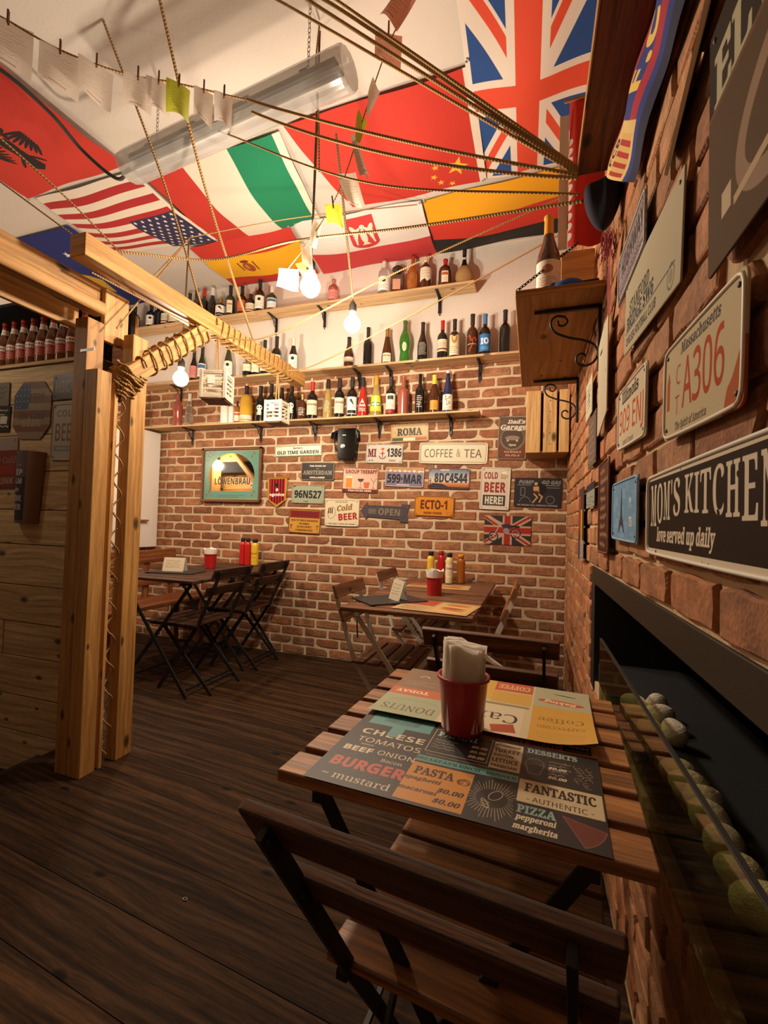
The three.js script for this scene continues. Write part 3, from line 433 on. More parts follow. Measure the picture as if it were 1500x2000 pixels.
{ // square bottle with a big stopper, and the straw flask
  const t = thing('bottle', 'square dark bottle with a big faceted stopper on the top shelf', 'bottle', [-1.25, SB[2], .1], TW(-1.25));
  part('glass', merge([box(.1, .15, .07, 0, .075, 0, .008), cyl(.02, .03, .02, 0, .16, 0)]), G.brown, t); part('stopper', (() => { const g = new THREE.IcosahedronGeometry(.042, 0); g.scale(1.2, .8, 1); g.translate(0, .2, 0); return g; })(), M.dark, t); part('label', box(.06, .08, .001, -.005, .07, .0358, 0), std({ color: lin(.55, .3, .2), roughness: .6 }), t);
  const f = thing('straw_flask', 'round bellied wine flask wrapped in straw at the end of the top shelf', 'bottle', [-.74, SB[2], .1]);
  part('straw_basket', lathe([[0, 0], [.04, 0], [.052, .012], [.064, .06], [.062, .09], [.046, .125], [.03, .142], [0, .142]], 24), straw, f); part('glass', lathe([[.03, .14], [.02, .165], [.014, .19], [.013, .26], [.015, .262], [.015, .272], [0, .272]], 16), G.dark, f); part('foil', cyl(.0155, .0145, .05, 0, .25, 0), M.dark, f); part('neck_band', cyl(.0165, .0175, .012, 0, .2, 0), FO.white, f);
}
// beer bottles on the bar partition
['first', 'second', 'third', 'fourth', 'fifth', 'sixth', 'seventh', 'eighth', 'ninth'].forEach((o, i) => {
  const x = -2.345 - i * .0715, t = bottle(`${o} beer bottle from the post in the row on the bar ledge`, [x, 1.848, 1.745], .255, .031, 'beer', 'beer', 'red', 'peroni', { y0: .2, y1: .5, half: 1.4, turn: .75, foilFrom: .95, group: 'beer bottles on the bar ledge' });
  part('neck_label', labelGeo(SHP.beer, .255, .031, .74 * .255, .9 * .255, 2.4, LB.neck), labelMat, t);
});

// ---------------------------------------------------------------- tin signs and plates
function rectShape(w, h, r) { const s = new THREE.Shape(); const a = -w / 2, b = -h / 2; s.moveTo(a + r, b); s.lineTo(a + w - r, b); s.quadraticCurveTo(a + w, b, a + w, b + r); s.lineTo(a + w, b + h - r); s.quadraticCurveTo(a + w, b + h, a + w - r, b + h); s.lineTo(a + r, b + h); s.quadraticCurveTo(a, b + h, a, b + h - r); s.lineTo(a, b + r); s.quadraticCurveTo(a, b, a + r, b); return s; }
function plateGeo(shape, w, h, t) {
  const g = new THREE.ExtrudeGeometry(shape, { depth: t, bevelEnabled: true, bevelThickness: .0008, bevelSize: .0008, bevelSegments: 1, curveSegments: 6 });
  const p = g.attributes.position, uv = g.attributes.uv; for (let i = 0; i < p.count; i++) uv.setXY(i, Math.min(.999, Math.max(.001, p.getX(i) / w + .5)), Math.min(.999, Math.max(.001, p.getY(i) / h + .5))); return g;
}
const BACK = (x, y, z = .0165) => ({ p: [x, y, z], ry: 0 }), RIGHT = (z, y, x = -.022) => ({ p: [x, y, z], ry: -PI / 2 }), BAR = (x, y) => ({ p: [x, y, 1.807], ry: 0 });
function sign(label, at, w, h, rot, px, draw, { r = .012, rim = null, rimR = .0025, screws = true, shape = null, t = .0016, name = 'tin_sign', cat = 'sign', rough = .45, pitch = 0, metal = 0 } = {}) {
  const g = thing(name, label, cat, at.p, at.ry); g.rotation.order = 'YXZ'; g.rotation.z = rad(rot); g.rotation.x = rad(pitch);
  const H2 = Math.round(px * h / w), map = canvas(px, H2, draw);
  const m = phy({ map, roughness: at.ry ? .8 : rough, specularIntensity: at.ry ? .15 : .7, metalness: metal }); m.name = 'print';
  const plate = part('plate', plateGeo(shape ? shape(w, h) : rectShape(w, h, r), w, h, t), m, g);
  if (rim) { const i = .004, W = w / 2 - i, K = h / 2 - i, c = Math.min(r, .02); const pts = []; for (const [sx, sy, a0] of [[1, -1, -90], [1, 1, 0], [-1, 1, 90], [-1, -1, 180]]) for (let k = 0; k <= 4; k++) { const a = rad(a0 + k * 22.5); pts.push([sx * (W - c) + Math.cos(a) * c, sy * (K - c) + Math.sin(a) * c, t + .0012]); } part('rim', tube(pts, rimR, 80, 5, true), rim, g); }
  if (screws) { const s = screws === 2 ? [[-1, 1], [1, 1]] : [[-1, 1], [1, 1], [-1, -1], [1, -1]]; for (const [a, b] of s) { const q = lathe([[0, .002], [.0025, .0018], [.0035, .0005], [.0035, 0]], 8); q.rotateX(PI / 2); q.translate(a * (w / 2 - .018), b * (h / 2 - .016), t + .001); part('screw', q, M.dark, plate); } }
  return g;
}
const rimM = (c) => std({ color: c, roughness: .5 });
const creamRim = rimM(lin(.68, .62, .5)), greyRim = rimM(lin(.35, .34, .3)), brownRim = rimM(lin(.2, .06, .03)), whiteRim = rimM(lin(.7, .68, .62));
const fillBg = (x, w, h, c) => { x.fillStyle = c; x.fillRect(0, 0, w, h); };
const grad = (x, w, h, stops) => { const g = x.createLinearGradient(0, 0, 0, h); stops.forEach(([a, c]) => g.addColorStop(a, c)); x.fillStyle = g; x.fillRect(0, 0, w, h); };

sign('narrow white street-style sign with black garden lettering', BACK(-2.112, 1.69), .44, .088, .6, 512, (x, w, h) => { fillBg(x, w, h, '#e9ead6'); tx(x, "Barnie's", w * .5, h * .25, 18, '#333', { font: 'serif' }); tx(x, 'OLD TIME GARDEN', w / 2, h * .64, 34, '#2a3a34', { w: w * .9 }); }, { rim: rimM(lin(.05, .08, .06)), r: .004, rimR: .0018, screws: false });
sign('black plate with cream lettering naming a Dutch city', BACK(-1.922, 1.514), .3, .148, -1, 512, (x, w, h) => { fillBg(x, w, h, '#2b2724'); tx(x, 'THE STATE OF', w / 2, h * .2, 20, '#e8dfcc', { w: w * .5 }); tx(x, '* * *', w / 2, h * .36, 14, '#e8dfcc'); tx(x, 'AMSTERDAM', w / 2, h * .56, 56, '#8f8878', { font: 'serif', w: w * .88, stroke: '#cfc6b2', lw: 2 }); tx(x, 'HOLLAND', w / 2, h * .84, 22, '#e8dfcc', { w: w * .46 }); }, { rim: greyRim, r: .01 });
sign('grey green licence plate with bold black number', BACK(-2.005, 1.324), .3, .15, -1.3, 512, (x, w, h) => { fillBg(x, w, h, '#9ba58f'); tx(x, '96N527', w / 2, h * .5, 104, '#1c1e1c', { w: w * .84 }); tx(x, '7 OPN', w * .45, h * .9, 18, '#2a2c28'); x.fillStyle = '#33403c'; x.fillRect(4, 6, 60, 16); wear(x, w, h, 30, '#7c8574', 3); }, { rim: rimM(lin(.3, .35, .28)), r: .014 });
sign('square warning sign, dark red band over tan text', BACK(-2.027, 1.1), .295, .2, -1.5, 512, (x, w, h) => { fillBg(x, w, h, '#c9963f'); x.fillStyle = '#7e1c22'; x.fillRect(18, 22, w - 36, h * .3); tx(x, 'WARNING', w / 2, h * .2, 54, '#5a0f14', { w: w * .76, stroke: '#a0484a', lw: 2 }); ['DUE TO PRICE INCREASE', 'ON AMMO,', 'DO NOT EXPECT', 'A WARNING SHOT'].forEach((s, i) => tx(x, s, w / 2, h * (.47 + .135 * i), 26, '#3a1c10', { w: [w * .84, w * .34, w * .46, w * .54][i] })); x.fillStyle = '#3a1c10'; x.fillRect(30, h * .66, 34, 12); x.fillRect(40, h * .66, 10, 60); x.fillRect(w - 64, h * .66, 34, 12); x.fillRect(w - 54, h * .68, 8, 60); wear(x, w, h, 50, '#8d5a2a', 8); }, { rim: brownRim, r: .01, rimR: .004 });
sign('pink cream sign with four drinks glasses under red lettering', BACK(-1.543, 1.44), .303, .197, -1.8, 512, (x, w, h) => { fillBg(x, w, h, '#dcb9a4'); tx(x, 'GROUP', w * .27, h * .16, 52, '#7c2a26', { w: w * .4 }); tx(x, 'THERAPY', w * .73, h * .16, 52, '#7c2a26', { w: w * .46 }); x.fillStyle = '#d68a2c'; x.fillRect(w * .1, h * .4, 90, h * .42); x.fillStyle = '#f0e2c4'; x.fillRect(w * .1, h * .35, 90, 24); x.fillRect(w * .29, h * .45, 10, 110); x.fillStyle = '#5a3036'; x.beginPath(); x.arc(w * .52, h * .44, 44, 0, PI); x.fill(); x.fillStyle = '#6a6460'; x.fillRect(w * .515, h * .56, 6, 76); x.fillRect(w * .47, h * .8, 52, 7); x.fillStyle = '#c8623a'; x.beginPath(); x.moveTo(w * .6, h * .58); x.lineTo(w * .78, h * .58); x.lineTo(w * .75, h * .82); x.lineTo(w * .63, h * .82); x.fill(); x.strokeStyle = '#4c4c4a'; x.lineWidth = 6; x.beginPath(); x.moveTo(w * .8, h * .42); x.lineTo(w * .88, h * .58); x.lineTo(w * .96, h * .42); x.moveTo(w * .88, h * .58); x.lineTo(w * .88, h * .8); x.moveTo(w * .83, h * .81); x.lineTo(w * .93, h * .81); x.stroke(); x.fillStyle = '#6a1c20'; x.fillRect(0, h * .86, w, h * .14); tx(x, 'PRACTICED HERE', w / 2, h * .925, 22, '#e8d2c0', { w: w * .66 }); }, { rim: brownRim, r: .008 });
sign('cream sign with a hand of beer mugs and red lettering', BACK(-1.693, 1.175), .3, .212, -.5, 512, (x, w, h) => { fillBg(x, w, h, '#dcd2b4'); tx(x, 'ICE COLD ON TAP', w * .48, h * .09, 18, '#6a5a40', { w: w * .36 }); tx(x, 'Cold', w * .56, h * .3, 74, '#8a6a34', { font: 'serif', i: 'italic', rot: -.12, w: w * .46 }); tx(x, 'BEER', w * .67, h * .63, 90, '#b0241c', { w: w * .56, rot: -.1, stroke: '#5a1410', lw: 5 }); x.fillStyle = '#5a2a20'; for (let k = 0; k < 3; k++) x.fillRect(w * .1 + k * 26, h * .32, 16, 76); x.strokeStyle = '#6a6048'; x.lineWidth = 6; x.beginPath(); x.ellipse(w * .2, h * .5, 56, 80, .2, 0, 7); x.stroke(); tx(x, 'THE BEST TASTE IN TOWN', w / 2, h * .92, 18, '#5a4a38', { w: w * .78 }); wear(x, w, h, 40, '#8c7c58', 9); }, { rim: creamRim, r: .02, rimR: .003 });
sign('tan plate with bold black letters and a three coloured strip', BACK(-1.145, 1.807), .3, .138, .9, 512, (x, w, h) => { fillBg(x, w, h, '#b89a6a'); x.fillStyle = '#c9ad7c'; x.fillRect(20, 14, w - 40, h * .66); tx(x, 'ROMA', w / 2, h * .45, 92, '#231a14', { font: 'serif', w: w * .66 }); x.fillStyle = '#33563c'; x.fillRect(20, h * .78, w * .3, h * .16); x.fillStyle = '#e0d8c0'; x.fillRect(w * .33, h * .78, w * .32, h * .16); x.fillStyle = '#b0582c'; x.fillRect(w * .66, h * .78, w * .3, h * .16); wear(x, w, h, 60, '#8a6c44', 4); }, { r: .004, screws: 2 });
sign('white plate with a red cross shield between black figures', BACK(-1.347, 1.648), .305, .152, -1.7, 512, (x, w, h) => { fillBg(x, w, h, '#d8d2c8'); tx(x, 'MI', w * .17, h * .46, 100, '#6a2430', { font: 'serif', w: w * .24 }); tx(x, '1386', w * .77, h * .44, 108, '#2c2428', { w: w * .4 }); x.strokeStyle = '#4c5c50'; x.lineWidth = 12; x.beginPath(); x.arc(w * .46, h * .58, 46, .2, PI - .2); x.stroke(); x.fillStyle = '#b8783a'; x.fillRect(w * .42, h * .2, 40, 30); x.fillStyle = '#e8e2d8'; x.beginPath(); x.ellipse(w * .46, h * .52, 30, 40, 0, 0, 7); x.fill(); x.fillStyle = '#a3202c'; x.fillRect(w * .445, h * .36, 14, 80); x.fillRect(w * .4, h * .46, 58, 14); x.fillStyle = '#2c2428'; x.fillRect(w * .1, h * .82, 16, 16); x.fillRect(w * .17, h * .82, 16, 16); x.fillStyle = '#a89c88'; x.fillRect(w * .64, h * .8, 90, 26); wear(x, w, h, 40, '#8c7c6c', 5); }, { rim: greyRim, r: .01 });
sign('long cream embossed sign with thin capital drinks lettering', BACK(-.806, 1.639), .515, .158, -1.7, 768, (x, w, h) => { fillBg(x, w, h, '#d9d1b6'); x.strokeStyle = '#4c4638'; x.lineWidth = 4; rr(x, 20, 20, w - 40, h - 40, 22); x.stroke(); tx(x, 'COFFEE', w * .29, h * .5, 92, '#5f5a48', { b: 'normal', w: w * .43, stroke: '#5f5a48', lw: 2 }); tx(x, '&', w * .585, h * .48, 84, '#5f5a48', { font: 'serif', i: 'italic', b: 'normal', w: 50 }); tx(x, 'TEA', w * .79, h * .5, 92, '#5f5a48', { b: 'normal', w: w * .25, stroke: '#5f5a48', lw: 2 }); }, { rim: creamRim, r: .022, rimR: .004, screws: false });
sign('licence plate with purple haze, orange sky and a snowy ridge', BACK(-1.177, 1.462), .309, .15, -2.5, 512, (x, w, h) => { grad(x, w, h, [[0, '#c8925c'], [.16, '#d49a60'], [.2, '#8d88a0'], [1, '#7a748e']]); x.fillStyle = '#eee4d4'; x.beginPath(); x.moveTo(0, h * .18); for (let k = 0; k <= 16; k++) x.lineTo(w * k / 16, h * (.12 + (k % 2) * .09 + .04 * Math.sin(k * 2))); x.lineTo(w, h * .24); for (let k = 16; k >= 0; k--) x.lineTo(w * k / 16, h * (.2 + ((k + 1) % 2) * .05)); x.fill(); tx(x, '599·MAR', w / 2, h * .58, 112, '#2a2432', { b: 'bold', w: w * .9 }); x.fillStyle = '#e8dccc'; x.fillRect(w * .3, h * .88, w * .34, 10); }, { rim: whiteRim, r: .012 });
sign('licence plate with pale blue sky over a desert mountain at dusk', BACK(-.832, 1.449), .311, .152, -1.7, 512, (x, w, h) => { grad(x, w, h, [[0, '#5f6880'], [.3, '#9aa0ac'], [.62, '#cfc6b8'], [.78, '#c07a48'], [1, '#8c4228']]); x.fillStyle = '#2c2430'; x.beginPath(); x.moveTo(0, h); x.lineTo(0, h * .86); x.lineTo(w * .12, h * .74); x.lineTo(w * .34, h * .76); x.lineTo(w * .5, h * .9); x.lineTo(w, h * .93); x.lineTo(w, h); x.fill(); x.fillRect(w * .05, h * .5, 8, 70); x.fillRect(w * .02, h * .6, 30, 7); tx(x, '8DC4544', w * .55, h * .46, 112, '#242632', { w: w * .8 }); tx(x, 'ARIZONA', w * .4, h * .08, 18, '#d8d4c8'); }, { rim: brownRim, r: .012, rimR: .002 });
sign('orange licence plate with dark red lettering', BACK(-.938, 1.24), .303, .152, -1.4, 512, (x, w, h) => { fillBg(x, w, h, '#cc8418'); tx(x, 'ECTO-1', w * .5, h * .42, 110, '#5c2014', { b: 'bold', w: w * .72 }); tx(x, 'NEW YORK', w * .47, h * .84, 28, '#5c2014', { w: w * .46 }); x.strokeStyle = '#9a4a14'; x.lineWidth = 4; x.strokeRect(w * .84, h * .78, 60, 40); wear(x, w, h, 16, '#a85c18', 2); }, { rim: brownRim, r: .012 });
sign('dull purple arrow sign pointing left', BACK(-1.331, 1.192), .4, .145, -2.5, 512, (x, w, h) => { fillBg(x, w, h, '#4d4650'); x.strokeStyle = '#332e38'; x.lineWidth = 5; x.strokeRect(w * .16, h * .24, w * .76, h * .5); tx(x, 'OPEN', w * .6, h * .5, 66, '#857a5e', { w: w * .46, stroke: '#3a3540', lw: 2 }); x.fillStyle = '#6a6258'; x.fillRect(w * .16, h * .38, w * .16, h * .26); wear(x, w, h, 60, '#3a343c', 7); }, { screws: false, shape: (w, h) => { const s = new THREE.Shape(); [[-.5, 0], [-.37, .48], [-.345, .3], [.33, .33], [.35, .46], [.5, .46], [.46, 0], [.49, -.5], [.33, -.5], [.32, -.36], [-.345, -.32], [-.37, -.5]].forEach(([a, b], i) => s[i ? 'lineTo' : 'moveTo'](a * w, b * h)); s.closePath(); return s; } });
sign('upright white sign with red lettering above a black panel', BACK(-.492, 1.375), .208, .306, -2, 360, (x, w, h) => { fillBg(x, w, h, '#cfc8b8'); tx(x, 'COLD', w * .34, h * .19, 82, '#93423a', { w: w * .48 }); tx(x, 'BEER', w * .48, h * .47, 124, '#93342e', { w: w * .74 }); x.fillStyle = '#3a3a34'; x.fillRect(w * .1, h * .655, w * .76, h * .25); tx(x, 'HERE!', w * .48, h * .78, 92, '#d9d2c0', { w: w * .64 }); x.strokeStyle = '#5c6a58'; x.lineWidth = 5; x.fillStyle = '#c8b070'; x.save(); x.translate(w * .77, h * .2); x.rotate(.15); x.fillRect(-26, -30, 50, 60); x.strokeRect(-26, -34, 50, 64); x.beginPath(); x.arc(30, 0, 18, -1.3, 1.5); x.stroke(); x.fillStyle = '#ece6d8'; x.beginPath(); x.arc(-16, -36, 14, 0, 7); x.arc(2, -44, 16, 0, 7); x.arc(20, -36, 12, 0, 7); x.fill(); x.restore(); }, { rim: whiteRim, r: .014, rimR: .003 });
sign('rusty brown workshop sign with white script, beside the slatted crate', BACK(-.378, 1.74), .2, .312, -2, 360, (x, w, h) => { fillBg(x, w, h, '#5c4a3c'); x.fillStyle = '#6a3a26'; x.fillRect(0, h * .66, w, h * .34); x.fillStyle = '#7a6a58'; x.beginPath(); x.arc(w / 2, h * .52, w * .43, 0, 7); x.fill(); x.fillStyle = '#4c4036'; x.beginPath(); x.arc(w / 2, h * .5, w * .38, 0, 7); x.fill(); tx(x, "Dad's", w * .6, h * .12, 46, '#d8d4cc', { font: 'serif', i: 'italic', w: w * .6 }); tx(x, 'Garage', w * .5, h * .25, 60, '#d8d4cc', { font: 'serif', i: 'italic', w: w * .92 }); x.fillStyle = '#d8d4cc'; x.fillRect(w * .12, h * .315, w * .8, 6); x.fillRect(w * .3, h * .16, w * .6, 5); x.fillStyle = '#8c7c6c'; x.beginPath(); x.ellipse(w * .5, h * .5, 90, 30, 0, 0, 7); x.fill(); x.fillStyle = '#b0a494'; x.beginPath(); x.arc(w * .66, h * .56, 16, 0, 7); x.arc(w * .34, h * .56, 16, 0, 7); x.fill(); tx(x, 'Open', w * .5, h * .66, 26, '#d0c4b4', { font: 'serif', i: 'italic' }); tx(x, 'You Break it', w * .52, h * .82, 24, '#c0a090', { font: 'serif', i: 'italic', w: w * .6 }); tx(x, 'We Fix it', w * .52, h * .9, 24, '#c0a090', { font: 'serif', i: 'italic', w: w * .5 }); wear(x, w, h, 70, '#8a5a40', 6); }, { rim: greyRim, r: .01 });
sign('dark petrol station sign with a seated blonde figure and old car', BACK(-.2, 1.347), .315, .205, -1.6, 512, (x, w, h) => { fillBg(x, w, h, '#2b2a30'); tx(x, 'PUMP', w * .24, h * .14, 40, '#8c8c8c', { i: 'italic', w: w * .32 }); tx(x, 'GO GAS', w * .77, h * .14, 40, '#8c8c8c', { i: 'italic', w: w * .4 }); x.fillStyle = '#a8a4a0'; x.fillRect(w * .06, h * .24, w * .3, 5); x.fillRect(w * .66, h * .24, w * .3, 5); x.fillRect(w * .68, h * .32, w * .28, 4); x.strokeStyle = '#7c7a74'; x.lineWidth = 7; x.beginPath(); x.arc(w * .24, h * .84, 60, PI, 0); x.stroke(); x.beginPath(); x.arc(w * .77, h * .74, 44, 0, 7); x.stroke(); x.strokeRect(w * .14, h * .34, 46, 90); x.fillStyle = '#191920'; x.beginPath(); x.arc(w * .56, h * .38, 66, 0, 7); x.fill(); x.fillStyle = '#c09a6a'; x.beginPath(); x.arc(w * .46, h * .2, 20, 0, 7); x.fill(); x.beginPath(); x.moveTo(w * .4, h * .3); x.lineTo(w * .52, h * .28); x.lineTo(w * .54, h * .5); x.lineTo(w * .42, h * .52); x.fill(); x.strokeStyle = '#c09a6a'; x.lineWidth = 16; x.beginPath(); x.moveTo(w * .42, h * .54); x.lineTo(w * .5, h * .66); x.lineTo(w * .4, h * .86); x.moveTo(w * .52, h * .54); x.lineTo(w * .6, h * .64); x.lineTo(w * .54, h * .84); x.stroke(); x.fillStyle = '#6a2620'; x.fillRect(w * .41, h * .44, 60, 26); tx(x, 'WE NEVER FULL SERVICE STATION', w / 2, h * .94, 17, '#9c9890', { w: w * .86 }); }, { r: .008 });
const jack = (x, w, h, blue, red, white) => { fillBg(x, w, h, blue); const line = (a, b, c, d, lw, col) => { x.strokeStyle = col; x.lineWidth = lw; x.beginPath(); x.moveTo(a, b); x.lineTo(c, d); x.stroke(); }; const m = Math.min(w, h); line(0, 0, w, h, m * .2, white); line(w, 0, 0, h, m * .2, white); x.save(); x.beginPath(); x.rect(0, 0, w, h); x.clip(); line(-m * .03, m * .03, w / 2 - m * .03, h / 2 + m * .03, m * .07, red); line(w + m * .03, -m * .03 + h - h, w / 2 + m * .03, h / 2 - m * .03, m * .07, red); line(-m * .03, h - m * .03, w / 2 - m * .03, h / 2 - m * .03, m * .07, red); line(w + m * .03, h + m * .03, w / 2 + m * .03, h / 2 + m * .03, m * .07, red); x.restore(); line(w / 2, 0, w / 2, h, m * .33, white); line(0, h / 2, w, h / 2, m * .33, white); line(w / 2, 0, w / 2, h, m * .2, red); line(0, h / 2, w, h / 2, m * .2, red); };
sign('dark cross-striped flag sign with a chromed motorcycle', BACK(-.401, 1.075), .321, .205, -.8, 512, (x, w, h) => { jack(x, w, h, '#33302e', '#9c2f22', '#b89a84'); x.strokeStyle = '#2a2630'; x.lineWidth = 16; for (const [a, b, r] of [[.2, .74, 50], [.68, .6, 50]]) { x.beginPath(); x.arc(w * a, h * b, r, 0, 7); x.stroke(); } x.strokeStyle = '#a8a4ac'; x.lineWidth = 5; for (const [a, b, r] of [[.2, .74, 42], [.68, .6, 42]]) { x.beginPath(); x.arc(w * a, h * b, r, 0, 7); x.stroke(); } x.lineWidth = 11; x.beginPath(); x.moveTo(w * .2, h * .74); x.lineTo(w * .36, h * .24); x.stroke(); x.lineWidth = 7; x.beginPath(); x.moveTo(w * .27, h * .16); x.lineTo(w * .4, h * .26); x.stroke(); x.fillStyle = '#3a3244'; x.beginPath(); x.ellipse(w * .5, h * .36, 66, 26, .1, 0, 7); x.fill(); x.fillStyle = '#8c8894'; x.beginPath(); x.arc(w * .48, h * .52, 34, 0, 7); x.fill(); x.fillStyle = '#26222c'; x.beginPath(); x.ellipse(w * .68, h * .36, 50, 13, .1, 0, 7); x.fill(); x.strokeStyle = '#b4b0b8'; x.lineWidth = 8; x.beginPath(); x.moveTo(w * .48, h * .6); x.lineTo(w * .8, h * .68); x.stroke(); }, { r: .008, screws: 2 });
// pennant
{
  const g = sign('small red and black striped club pennant with gold border', BACK(-2.293, 1.335, .024), .19, .25, 0, 256, (x, w, h) => { fillBg(x, w, h, '#b8862e'); x.save(); x.beginPath(); x.moveTo(26, 10); x.lineTo(w - 26, 10); x.lineTo(w - 30, h * .74); x.lineTo(w / 2, h * .9); x.lineTo(30, h * .74); x.closePath(); x.clip(); for (let k = 0; k < 16; k++) { x.fillStyle = k % 2 ? '#3c1014' : '#b0202a'; x.fillRect(k * 18, 0, 18, h); } x.restore(); x.fillStyle = '#2a1210'; x.fillRect(w * .42, h * .18, 40, 40); x.fillStyle = '#eee'; x.beginPath(); x.arc(w / 2, h * .4, 17, 0, 7); x.fill(); x.fillStyle = '#b0202a'; star(x, w / 2, h * .4, 10); tx(x, 'ogcnice', w / 2, h * .56, 32, '#f0e6e0', { w: w * .76 }); }, { name: 'pennant', cat: 'pennant', screws: false, t: .002, rough: .9, shape: (w, h) => { const s = new THREE.Shape(); [[-.5, .5], [.5, .5], [.46, -.24], [0, -.5], [-.46, -.24]].forEach(([a, b], i) => s[i ? 'lineTo' : 'moveTo'](a * w, b * h)); s.closePath(); return s; } });
  part('rod', tube([[-.105, .128, .003], [.105, .128, .003]], .004, 2, 8), M.pineB, g); part('string', tube([[-.1, .13, .003], [0, .15, -.004], [.1, .13, .003]], .001, 12, 4), M.twist, g);
}
// framed advertising mirror
{
  const g = thing('framed_mirror', 'framed advertising mirror with turquoise corners and a brewery name', 'mirror', [-2.756, 1.491, .024]); const w = .62, h = .48; part('frame', merge([bb(-w / 2, w / 2, h / 2 - .022, h / 2, 0, .022, .003, 0), bb(-w / 2, w / 2, -h / 2, -h / 2 + .022, 0, .022, .003, 0), bb(-w / 2, -w / 2 + .022, -h / 2, h / 2, 0, .022, .003, 1), bb(w / 2 - .022, w / 2, -h / 2, h / 2, 0, .022, .003, 1)]), M.teakD, g);
  const mir = std({ color: lin(.85, .83, .78), metalness: 1, roughness: .03 }); mir.name = 'mirror'; part('mirror_glass', bb(-w / 2 + .02, w / 2 - .02, -h / 2 + .02, h / 2 - .02, .004, .0075, 0), mir, g);
  // printed turquoise surround with an arched window
  const s = rectShape(w - .042, h - .042, .002), hole = new THREE.Path(); const a = .235, yb = -.145; hole.moveTo(-a * .93, yb); hole.lineTo(a * .93, yb); for (let k = 0; k <= 24; k++) { const t = -.35 + (PI + .7) * k / 24; hole.lineTo(Math.cos(t) * a * 1.02, Math.sin(t) * .2 - .01); } hole.closePath(); s.holes.push(hole);
  const sg = new THREE.ShapeGeometry(s, 24); { const p = sg.attributes.position, uv = sg.attributes.uv; for (let i = 0; i < p.count; i++) uv.setXY(i, p.getX(i) / w + .5, p.getY(i) / h + .5); } sg.translate(0, 0, .008);
  part('printed_surround', sg, std({ map: canvas(512, 400, (x, W, K) => { fillBg(x, W, K, '#5f9c8e'); x.fillStyle = '#a8905a'; for (const [p, q] of [[60, 50], [100, 40], [60, 80], [450, 340], [60, 340], [440, 60]]) { for (let k = 0; k < 5; k++) { x.beginPath(); x.ellipse(p + Math.cos(k * 1.26) * 16, q + Math.sin(k * 1.26) * 16, 11, 6, k, 0, 7); x.stroke && x.fill(); x.fillStyle = k % 2 ? '#4a7c6c' : '#8c8a58'; } } x.strokeStyle = '#b59a58'; x.lineWidth = 4; x.strokeRect(24, 24, W - 48, K - 48); scribble(x, 140, 352, 240, 2, 12, '#4a5c3c', 4); }), roughness: .3, side: THREE.DoubleSide }), g);
  const fnt = await new FontLoader().loadAsync('fonts/droid/droid_sans_bold.typeface.json');
  const tg = new TextGeometry('LÖWENBRÄU', { font: fnt, size: .056, depth: .0006, curveSegments: 3 }); tg.computeBoundingBox(); const bw = tg.boundingBox.max.x; tg.scale(.37 / bw, 1, 1); tg.translate(-.185 + .01, -.085, .0078); part('lettering', tg, std({ color: lin(.02, .02, .06), roughness: .4 }), g);
}
// wall telephone
{
  const g = thing('wall_telephone', 'old black wall telephone with its handset and coiled cord', 'telephone', [-1.645, 1.725, .02]); g.rotation.z = rad(-1);
  const s = new THREE.Shape(); [[-.068, .118], [.07, .118], [.078, .108], [.08, .07], [.068, -.11], [.06, -.122], [-.06, -.122], [-.067, -.11], [-.076, .07], [-.075, .11]].forEach(([a, b], i) => s[i ? 'lineTo' : 'moveTo'](a, b)); s.closePath();
  const e = new THREE.ExtrudeGeometry(s, { depth: .055, bevelEnabled: true, bevelThickness: .008, bevelSize: .006, bevelSegments: 3 }); part('body', e, M.bakelite, g);
  part('handset', merge([tube([[-.12, .09, .03], [-.08, .1, .045], [0, .104, .05], [.06, .1, .045], [.082, .09, .03]], .014, 20, 10), cyl(.024, .033, .05, -.118, .07, .034, 16), cyl(.016, .02, .05, .084, .07, .034, 16)]), M.bakelite, g);
  const pts = []; for (let k = 0; k <= 130; k++) { const t = k / 130, a = k * .9; pts.push([-.108 + Math.sin(t * 3.1) * -.012 + t * .05 + Math.cos(a) * .008, .06 - t * .12 - Math.sin(t * PI) * .035, .045 + Math.sin(a) * .008]); } part('coiled_cord', tube(pts, .0022, 260, 5), M.dark, g);
  const em = lathe([[0, .004], [.016, .003], [.02, 0]], 20); em.rotateX(PI / 2); em.translate(-.03, -.02, .0635); part('emblem', em, M.steel, g); part('nameplate', box(.03, .006, .002, -.02, .068, .064, .0005), M.steel, g);
}
// right wall signs
sign('big dark brown kitchen sign with white distressed border on the right wall', RIGHT(2.635, 1.124, -.02), .535, .147, -.3, 1024, (x, w, h) => { fillBg(x, w, h, '#cfc3ae'); x.fillStyle = '#2f2119'; rr(x, 16, 20, w - 32, h - 44, 22); x.fill(); const s = "MOM'S KITCHEN"; let cx = w * .05; x.fillStyle = '#cfc3ae'; const n = s.length; for (let k = 0; k < n; k++) { const u = k / (n - 1), arch = 1 - Math.pow(Math.abs(u - .5) * 2, 2), hh = h * (.5 - .13 * arch), yy = h * .33 + 0 * arch; x.save(); x.font = `bold ${Math.round(100)}px serif`; const m = x.measureText(s[k]).width; const tw = s[k] === ' ' ? 26 : s[k] === "'" ? 24 : s[k] === 'I' ? 44 : 80; x.translate(cx + tw / 2, h * .14); x.scale(tw / Math.max(m, 1) * .94, hh / 70); x.textAlign = 'center'; x.fillText(s[k], 0, 70); x.restore(); cx += tw; } tx(x, 'love served up daily', w * .38, h * .74, 44, '#cfc3ae', { font: 'serif', i: 'italic', w: w * .5 }); wear(x, w, h, 16, '#2f2119', 12); }, { r: .012, rimR: .003, rim: whiteRim, screws: false });
